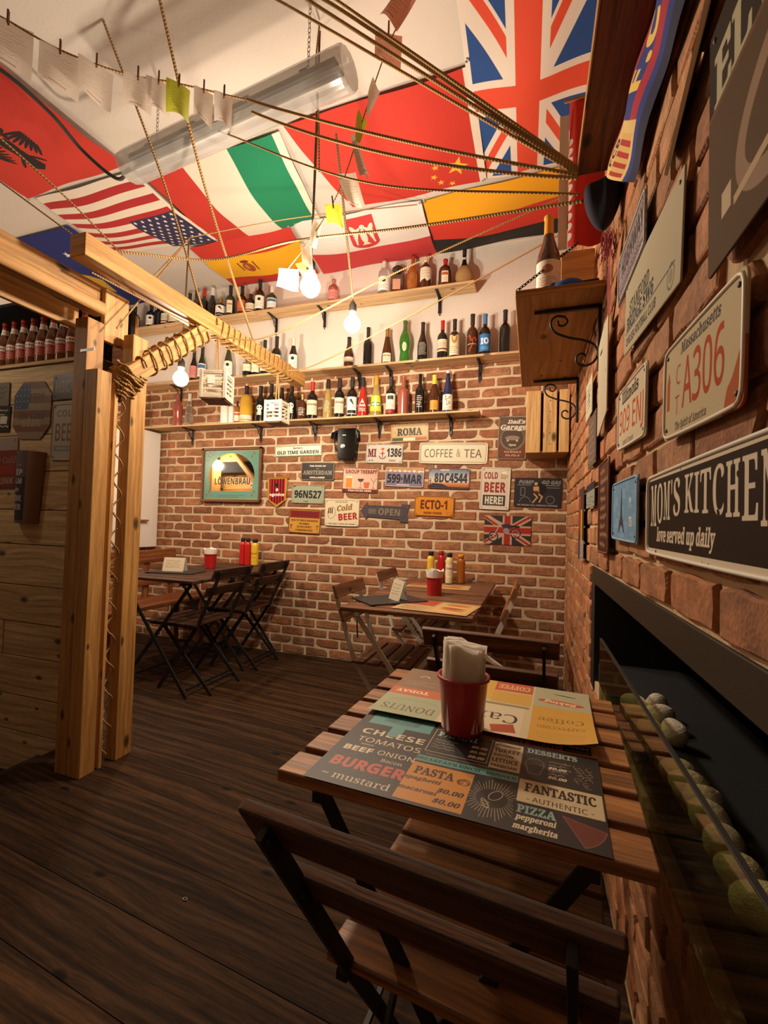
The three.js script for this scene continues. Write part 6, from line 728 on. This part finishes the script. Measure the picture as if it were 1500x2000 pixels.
const menuTex = canvas(1536, 1024, (x, w, h) => {
  fillBg(x, w, h, '#2a2422'); const C = '#d8c8a8';
  x.fillStyle = '#5f9a98'; x.fillRect(w * .04, h * .03, w * .29, h * .24); x.fillRect(w * .16, h * .25, w * .06, h * .13); x.strokeStyle = '#2a3c3c'; x.lineWidth = 4; for (let k = 0; k < 4; k++) { x.beginPath(); x.ellipse(w * .19, h * (.12 + k * .025), 130 - k * 8, 26, .05, 0, 7); x.stroke(); } scribble(x, w * .1, h * .17, 280, 4, 12, '#2a3c3c', 4, 4);
  tx(x, 'CHEESE', w * .19, h * .385, 72, C, { w: w * .29, stroke: '#2a2422', lw: 4 }); x.fillStyle = '#5f9a98'; x.fillRect(w * .165, h * .3, w * .045, h * .1);
  tx(x, 'TOMATOS', w * .2, h * .495, 58, C, { w: w * .28, b: 'normal' }); tx(x, 'sauce', w * .12, h * .55, 24, C, { font: 'serif', i: 'italic', b: 'normal' }); tx(x, 'BEEF', w * .1, h * .62, 56, C, { w: w * .13 }); tx(x, 'ONION', w * .26, h * .61, 52, C, { w: w * .16, b: 'normal' }); tx(x, 'Bacon', w * .26, h * .685, 34, C, { font: 'serif', i: 'italic', b: 'normal' });
  tx(x, 'BURGER', w * .185, h * .78, 96, '#c4503c', { w: w * .3 }); tx(x, '~ mustard', w * .18, h * .92, 58, C, { font: 'serif', i: 'italic', b: 'normal', w: w * .27 });
  x.fillStyle = '#c87c30'; x.fillRect(w * .345, 0, w * .655, h * .15); tx(x, 'ORIGINAL', w * .44, h * .045, 38, '#3a2018'); tx(x, 'RESTAURANT MENU', w * .66, h * .1, 62, '#4a2418', { font: 'serif', w: w * .4 }); x.fillStyle = '#2a2422'; x.fillRect(w * .87, h * .02, w * .11, h * .11); tx(x, 'FRIDAY', w * .925, h * .055, 30, C); scribble(x, w * .88, h * .1, 140, 2, 14, C, 4, 3);
  x.strokeStyle = C; x.lineWidth = 4; x.strokeRect(w * .35, h * .17, w * .245, h * .3); tx(x, 'PANINI', w * .45, h * .225, 62, '#b8c8c4', { font: 'serif', w: w * .17 }); scribble(x, w * .365, h * .31, 180, 4, 34, '#a89c88', 6, 4); ['$0.00', '$0.00', '$0.00'].forEach((s, i) => tx(x, s, w * .55, h * (.31 + i * .06), 28, C, { i: 'italic', font: 'serif' }));
  x.fillStyle = '#cbb994'; x.fillRect(w * .605, h * .18, w * .115, h * .32); tx(x, 'MUSHROOM', w * .66, h * .215, 26, '#3a2c22', { w: w * .1 }); tx(x, 'TURKEY', w * .66, h * .28, 44, '#2a201a', { w: w * .1 }); tx(x, 'BACON', w * .65, h * .34, 30, '#4a3c30', { w: w * .08 }); tx(x, 'LETTUCE', w * .66, h * .4, 44, '#2a201a', { w: w * .1 }); tx(x, 'PARMESAN', w * .66, h * .465, 28, '#3a2c22', { w: w * .1 });
  scribble(x, w * .36, h * .505, 560, 1, 10, '#8a6a5a', 9, 8); x.fillStyle = '#5f9a90'; x.fillRect(w * .335, h * .53, w * .385, h * .065); ['BREAKFAST', 'LUNCH', 'DINNER'].forEach((s, i) => tx(x, s, w * (.41 + i * .125), h * .563, 30, '#26403c', { font: 'serif' }));
  x.fillStyle = '#c8842e'; x.fillRect(w * .335, h * .615, w * .235, h * .36); tx(x, 'PASTA', w * .43, h * .69, 74, '#3a2014', { font: 'serif', w: w * .15 }); tx(x, 'spaghetti', w * .4, h * .77, 32, '#3a2014', { font: 'serif', i: 'italic' }); tx(x, 'macaroni', w * .4, h * .87, 32, '#3a2014', { font: 'serif', i: 'italic' }); tx(x, '$0.00', w * .51, h * .83, 40, '#3a2014', { font: 'serif', i: 'italic' }); tx(x, '$0.00', w * .51, h * .92, 40, '#3a2014', { font: 'serif', i: 'italic' }); x.strokeStyle = '#6a3c1c'; for (let k = 0; k < 5; k++) { x.beginPath(); x.arc(w * .53 + k * 6, h * .71 + (k % 2) * 10, 16 + k * 3, k, k + 4); x.stroke(); }
  x.strokeStyle = '#b8a480'; x.lineWidth = 3; for (let k = 0; k < 40; k++) { const a = k * PI / 20, r0 = 80, r1 = 105 + (k * 37 % 30); x.beginPath(); x.moveTo(w * .648 + Math.cos(a) * r0, h * .79 + Math.sin(a) * r0); x.lineTo(w * .648 + Math.cos(a) * r1, h * .79 + Math.sin(a) * r1 * 1.4); x.stroke(); } x.lineWidth = 5; x.beginPath(); x.ellipse(w * .658, h * .76, 28, 48, .5, 0, 7); x.stroke(); x.beginPath(); x.ellipse(w * .63, h * .84, 12, 40, -.5, 0, 7); x.stroke(); for (let k = 0; k < 3; k++) { x.beginPath(); x.moveTo(w * .615, h * (.82 + k * .02)); x.lineTo(w * .645, h * (.83 + k * .02)); x.stroke(); }
  tx(x, 'DESSERTS', w * .83, h * .21, 56, '#9aa8a4', { font: 'serif', w: w * .19 }); scribble(x, w * .82, h * .3, 130, 5, 34, '#a89c88', 3, 4); tx(x, '$0.00', w * .85, h * .37, 28, C, { i: 'italic', font: 'serif' }); tx(x, '$0.00', w * .85, h * .47, 28, C, { i: 'italic', font: 'serif' }); x.strokeStyle = '#8c7c60'; x.beginPath(); x.moveTo(w * .735, h * .36); x.lineTo(w * .75, h * .47); x.lineTo(w * .79, h * .47); x.lineTo(w * .805, h * .36); x.closePath(); x.stroke(); x.beginPath(); x.arc(w * .77, h * .35, 50, PI, 0); x.stroke(); for (let k = 0; k < 14; k++) { x.beginPath(); x.arc(w * (.92 + (k * 31 % 60) / 1000), h * (.3 + (k * 17 % 20) / 100), 18, k, k + 4); x.stroke(); }
  x.fillStyle = '#d0bd96'; x.fillRect(w * .725, h * .545, w * .27, h * .21); tx(x, 'FANTASTIC', w * .86, h * .615, 78, '#2a201a', { font: 'serif', w: w * .23 }); tx(x, '- AUTHENTIC -', w * .86, h * .715, 44, '#2a201a', { w: w * .21, b: 'normal' });
  tx(x, 'PIZZA', w * .79, h * .81, 62, '#8cb0ac', { font: 'serif', w: w * .12 }); tx(x, 'pepperoni', w * .79, h * .875, 40, C, { font: 'serif', i: 'italic', w: w * .12 }); tx(x, 'margherita', w * .79, h * .945, 40, C, { font: 'serif', i: 'italic', w: w * .13 }); x.fillStyle = '#6a3428'; x.beginPath(); x.moveTo(w * .87, h * .79); x.lineTo(w * .995, h * .84); x.quadraticCurveTo(w * .98, h * .94, w * .93, h * .98); x.closePath(); x.fill(); x.strokeStyle = '#8c5a48'; x.stroke();
});
const cafeTex = canvas(1536, 1024, (x, w, h) => {
  fillBg(x, w, h, '#d2c29a'); const U = PI; x.fillStyle = '#8c7058'; x.fillRect(0, 0, w * .27, h * .46); x.strokeStyle = '#d8c8a8'; x.lineWidth = 12; x.beginPath(); x.arc(w * .12, h * .2, 40, PI, 0); x.stroke(); scribble(x, w * .04, h * .3, 280, 3, 40, '#b09a80', 4, 5);
  x.fillStyle = '#d8ae58'; x.fillRect(w * .3, 0, w * .25, h * .42); x.fillStyle = '#c86a44'; x.fillRect(0, h * .46, w * .33, h * .15); tx(x, 'TODAY', w * .12, h * .53, 54, '#ecd8b4', { rot: U, font: 'serif' }); x.fillStyle = '#a8b090'; x.fillRect(0, h * .61, w * .33, h * .39); tx(x, 'DONUTS', w * .17, h * .86, 110, '#5c5c4a', { rot: U, font: 'serif', i: 'italic', b: 'normal', w: w * .27 }); x.strokeStyle = '#84886c'; x.lineWidth = 6; x.beginPath(); x.ellipse(w * .17, h * .74, 190, 50, 0, PI, 0); x.stroke();
  x.fillStyle = '#d8ccaa'; x.fillRect(w * .345, h * .5, w * .35, h * .5); tx(x, 'Caffè', w * .53, h * .72, 150, '#3a3228', { rot: U, font: 'serif', i: 'italic', b: 'normal', w: w * .3 }); x.fillStyle = '#b04c30'; x.beginPath(); x.moveTo(w * .56, h * .86); x.lineTo(w * .66, h * .8); x.lineTo(w * .68, h * .94); x.lineTo(w * .58, h * .98); x.fill(); x.fillStyle = '#9a8a6c'; x.fillRect(w * .345, h * .46, w * .37, h * .04);
  x.fillStyle = '#c4603c'; x.fillRect(w * .52, 0, w * .2, h * .2); tx(x, 'COFFEE', w * .62, h * .1, 90, '#e4b890', { rot: U, font: 'serif', w: w * .17 }); x.fillStyle = '#d2a850'; x.fillRect(w * .52, h * .22, w * .2, h * .22);
  x.fillStyle = '#b4b292'; x.fillRect(w * .73, 0, w * .27, h * .4); x.fillStyle = '#4c4438'; x.beginPath(); x.ellipse(w * .88, h * .12, 90, 9, .15, 0, 7); x.fill(); x.fillStyle = '#c0562c'; x.beginPath(); x.ellipse(w * .86, h * .28, 170, 44, .1, 0, 7); x.fill(); tx(x, 'Baking', w * .86, h * .285, 50, '#ecd0a4', { rot: U + .1, font: 'serif', i: 'italic' }); x.fillStyle = '#d2a244'; x.fillRect(w * .73, h * .4, w * .27, h * .6); tx(x, 'Coffee', w * .86, h * .62, 76, '#8c6a2c', { rot: U, font: 'serif', i: 'italic', b: 'normal' }); tx(x, 'CAPPUCCINO', w * .86, h * .74, 46, '#7a5a24', { rot: U, font: 'serif', i: 'italic', b: 'normal', w: w * .2 }); x.strokeStyle = '#a8843c'; x.lineWidth = 4; for (let k = 0; k < 3; k++) { x.beginPath(); x.moveTo(w * .76, h * (.84 + k * .04)); x.lineTo(w * .96, h * (.84 + k * .04)); x.stroke(); }
});
sheet('placemat', 'dark chalkboard-style menu placemat nearest the viewer', .43, .295, loc(-.003, .135, .7012), NT, menuTex, (u, v) => .0006 + .004 * Math.max(0, v - .93) - .0 + .0015 * Math.sin(u * 8) * (1 - v) * .2);
sheet('placemat', 'pale upside-down coffee shop placemat on the far half of the nearest table', .435, .31, loc(-.004, -.128, .7025), NT, cafeTex, (u, v) => .001 + .016 * Math.pow(Math.max(0, u - .78) / .22, 2) * Math.pow(v, 2) + .006 * Math.pow(v, 6) + .0012);
function cup(label, p, r0, r1, h, napkins) {
  const t = thing('napkin_cup', label, 'cup', p); part('cup_body', lathe([[0, 0], [r0, 0], [r0 + .002, .003], [r1, h], [r1 + .004, h], [r1 + .004, h + .006], [r1 - .001, h + .006], [r1 - .003, h], [r0 - .002, .006], [0, .006]], 32), M.redplastic, t);
  if (napkins === 'stack') { const r = rng(44), pm = phy({ name: 'napkin paper', color: lin(.92, .89, .82), roughness: .95, transmission: .55, thickness: 0 }); const list = []; for (let k = 0; k < 18; k++) { const t = -1 + 2 * (k + .5) / 18, z = t * .034, hh = .162 - Math.abs(t) * .006 + r() * .004, w = .078 * Math.sqrt(1 - t * t * .72), n = 10, pos = [], idx = [], back = t < .1 ? 1 : .15; for (let j = 0; j <= n; j++) for (let i = 0; i <= n; i++) { const u = i / n, v = j / n, f = Math.max(0, v - .8) * Math.max(0, u - .45) * back * 1.3; pos.push((u - .5) * w + f * .22 + .002 * Math.sin(v * 6 + k), .008 + v * hh - f * .28, z + .0035 * Math.sin(u * 5 + k * 1.7) + f * .2); } for (let j = 0; j < n; j++) for (let i = 0; i < n; i++) { const q = j * (n + 1) + i; idx.push(q, q + 1, q + n + 1, q + 1, q + n + 2, q + n + 1); } const g = new THREE.BufferGeometry(); g.setAttribute('position', new THREE.Float32BufferAttribute(pos, 3)); g.setAttribute('uv', new THREE.Float32BufferAttribute(new Float32Array(pos.length / 3 * 2), 2)); g.setIndex(idx); g.computeVertexNormals(); list.push(g); } pm.side = THREE.DoubleSide; const s = part('napkin_stack', merge(list), pm, t); s.rotation.y = .15; }
  else { const g = lathe([[r1 - .004, h - .02], [r1 + .001, h + .004], [r1 + .007, h + .045], [r1 + .004, h + .046], [r1 - .008, h + .01]], 24), p2 = g.attributes.position; for (let i = 0; i < p2.count; i++) { const a = Math.atan2(p2.getX(i), p2.getZ(i)); if (p2.getY(i) > h + .02) p2.setY(i, p2.getY(i) + .006 * Math.sin(a * 4) + .004 * Math.sin(a * 7)); } g.computeVertexNormals(); part('napkin', g, M.white, t); }
  return t;
}
cup('red plastic cup holding a stack of white napkins on the nearest table', loc(-.022, .03, .7065), .036, .046, .098, 'stack');
cup('red cup with white napkin on the table by the sauce bottles', [-.755, .7005, .82], .038, .045, .095);
cup('red cup with white napkin on the left table', [-2.56, .7205, .50], .037, .046, .105);
function sauce(label, p, h, r, glass, cap, lab, shape = 'bordeaux') { const t = thing('sauce_bottle', label, 'sauce bottle', p, .25); const pr = [[0, 0], [r * .95, 0], [r, .006], [r, h * .72], [r * .94, h * .8], [r * .6, h * .86], [r * .5, h * .88], [0, h * .88]]; part('bottle_body', lathe(pr, 20), glass, t); part('cap', lathe([[0, h * .87], [r * .72, h * .87], [r * .72, h * .98], [r * .6, h], [0, h]], 16), cap, t); if (lab) part('label', labelGeo(pr.map(([a, b]) => [a / r, b / h]), h, r, h * .2, h * .62, 1.1, LB[lab]), labelMat, t); return t; }
const sy = std({ color: lin(.72, .5, .04), roughness: .3 }), sr = std({ color: lin(.5, .015, .015), roughness: .3 }), sm = std({ color: lin(.7, .6, .32), roughness: .35 }), sa = phy({ color: lin(.38, .12, .02), roughness: .15, clearcoat: .5 });
sauce('yellow mustard bottle with dark cap, leftmost on the table by the wall', [-.895, .7005, .28], .215, .026, sy, M.dark, null);
sauce('red ketchup bottle between mustard and mayonnaise by the wall', [-.83, .7005, .24], .22, .026, sr, FO.red, null);
sauce('cream mayonnaise bottle with dark cap by the wall', [-.765, .7005, .28], .21, .026, sm, M.dark, 'cream');
sauce('amber oil bottle with orange cap by the wall', [-.695, .7005, .22], .2, .029, sa, FO.orange, null);
sauce('left one of two red ketchup bottles on the left table', [-2.545, .7205, .12], .225, .026, sr, M.dark, null);
sauce('right one of two red ketchup bottles on the left table', [-2.488, .7205, .13], .225, .026, sr, M.dark, null);
sauce('yellow mustard bottle on the left table', [-2.425, .7205, .12], .22, .03, sy, M.dark, 'sauceYellow');
function card(label, p, ry, w, h) { const g = thing('table_card', label, 'card', p, ry); const m = std({ color: lin(.74, .7, .6), roughness: .25, map: canvas(160, 120, (x, W, K) => { fillBg(x, W, K, '#eee8da'); scribble(x, 20, 30, 120, 4, 18, '#9c948a', 3, 3); }) }); const a = box(w, h, .0012, 0, h / 2, 0, 0, 0); a.rotateX(-.25); a.translate(0, 0, .03); const b = box(w, h, .0012, 0, h / 2, 0, 0, 0); b.rotateX(.25); b.translate(0, 0, -.03); part('front', uvFull(a, w, h), m, g); part('back', b, M.white, g); return g; }
function uvFull(g, w, h) { const p = g.attributes.position, uv = g.attributes.uv; for (let i = 0; i < p.count; i++) uv.setXY(i, p.getX(i) / w + .5, p.getY(i) / h); return g; }
card('white folded card standing on the left table', [-2.585, .7285, .83], .25, .15, .095);
const c2 = card('tilted white folded card standing on the dark menu folder', [-.88, .7095, 1.13], -.5, .075, .105); c2.rotation.z = -.12;
function folder(label, p, ry, w, d) { const g = thing('menu_folder', label, 'menu', p, ry); part('cover', box(w, .003, d, 0, .006, 0, .001), M.dark, g); part('pages', box(w - .012, .003, d - .012, 0, .0025, 0, .0005), M.white, g); part('cover', box(w, .0015, d, 0, .0003, 0, .0005), M.dark, g); return g; }
folder('dark menu folder hanging over the table edge', [-.93, .7012, 1.12], -.75, .24, .33);
folder('dark menu folder lying on the left table under the white card', [-2.57, .7212, .83], .2, .33, .22);
single('black_strap', 'thin black strap dangling under the dark menu folder', 'strap', tube([[-1.05, .70, 1.2], [-1.06, .66, 1.22], [-1.065, .6, 1.22], [-1.06, .52, 1.22]], .004, 16, 6), M.cord);
const foodTex = canvas(512, 400, (x, w, h) => { fillBg(x, w, h, '#b89a6c'); x.fillStyle = '#a84c2c'; x.fillRect(0, 0, w * .45, h * .5); x.fillStyle = '#c8a468'; x.fillRect(w * .5, h * .1, w * .46, h * .8); for (let k = 0; k < 7; k++) { x.fillStyle = ['#8c4a24', '#c86a30', '#d8b070', '#7a3a20'][k % 4]; x.beginPath(); x.ellipse(w * .73, h * (.2 + k * .1), 90, 16, .05 * k, 0, 7); x.fill(); } x.fillStyle = '#8ca08c'; x.fillRect(w * .46, 0, w * .2, h * .1); scribble(x, 30, 250, 200, 6, 22, '#5a3a24', 6, 5); });
sheet('placemat', 'printed food placemat in front of the red cup on the sauce table', .36, .3, [-.66, .7012, 1.20], -.12, foodTex, (u, v) => .001 + .002 * v);
sheet('placemat', 'food placemat at the wall end of the sauce table', .4, .22, [-.8, .7012, .46], .05, foodTex, () => .001);
// napkin-like small white folded paper bits between slats omitted; floor crumb ring
single('onion_ring', 'tiny pale ring lying on the dark floor', 'crumb', (() => { const t = new THREE.TorusGeometry(.006, .0016, 6, 16); t.rotateX(PI / 2); t.scale(1, 1, .7); return t; })(), M.pebble, [-1.16, .003, 2.27]);
// ---------------------------------------------------------------- pebbles behind the glass
{
  const r = rng(71), O = ['first', 'second', 'third', 'fourth', 'fifth', 'sixth', 'seventh', 'eighth', 'ninth', 'tenth', 'eleventh', 'twelfth', 'thirteenth', 'fourteenth', 'fifteenth'];
  const pz = [[1.95, .045], [1.975, .085], [2.03, .04], [2.055, .08], [2.10, .045], [2.14, .09], [2.315, .045], [2.375, .045], [2.425, .06], [2.475, .05], [2.535, .05], [2.595, .045], [2.66, .05], [2.71, .075], [2.77, .05]];
  pz.forEach(([z, x], i) => { const g = new THREE.IcosahedronGeometry(1, 3), p = g.attributes.position, sx = .024 + r() * .01, sy = .022 + r() * .012, sz = .026 + r() * .012, a = r() * 6, b = r() * 6; for (let k = 0; k < p.count; k++) { const X = p.getX(k), Y = p.getY(k), Z = p.getZ(k), q = 1 + .12 * Math.sin(X * 2.2 + a) + .1 * Math.sin(Z * 2.7 + Y * 1.5 + b); p.setXYZ(k, X * sx * q, Y * sy * q, Z * sz * q); } g.computeVertexNormals(); g.computeBoundingBox(); single('pebble', `${O[i]} white pebble behind the glass, counting from the corner`, 'pebble', g, M.pebble, [x, .6 - g.boundingBox.min.y, z], r() * 3, 'white pebbles on the ledge behind the glass'); });
}
scene.traverse((o) => { if (o.isMesh) { o.castShadow = true; o.receiveShadow = true; } });
renderer.render(scene, camera);
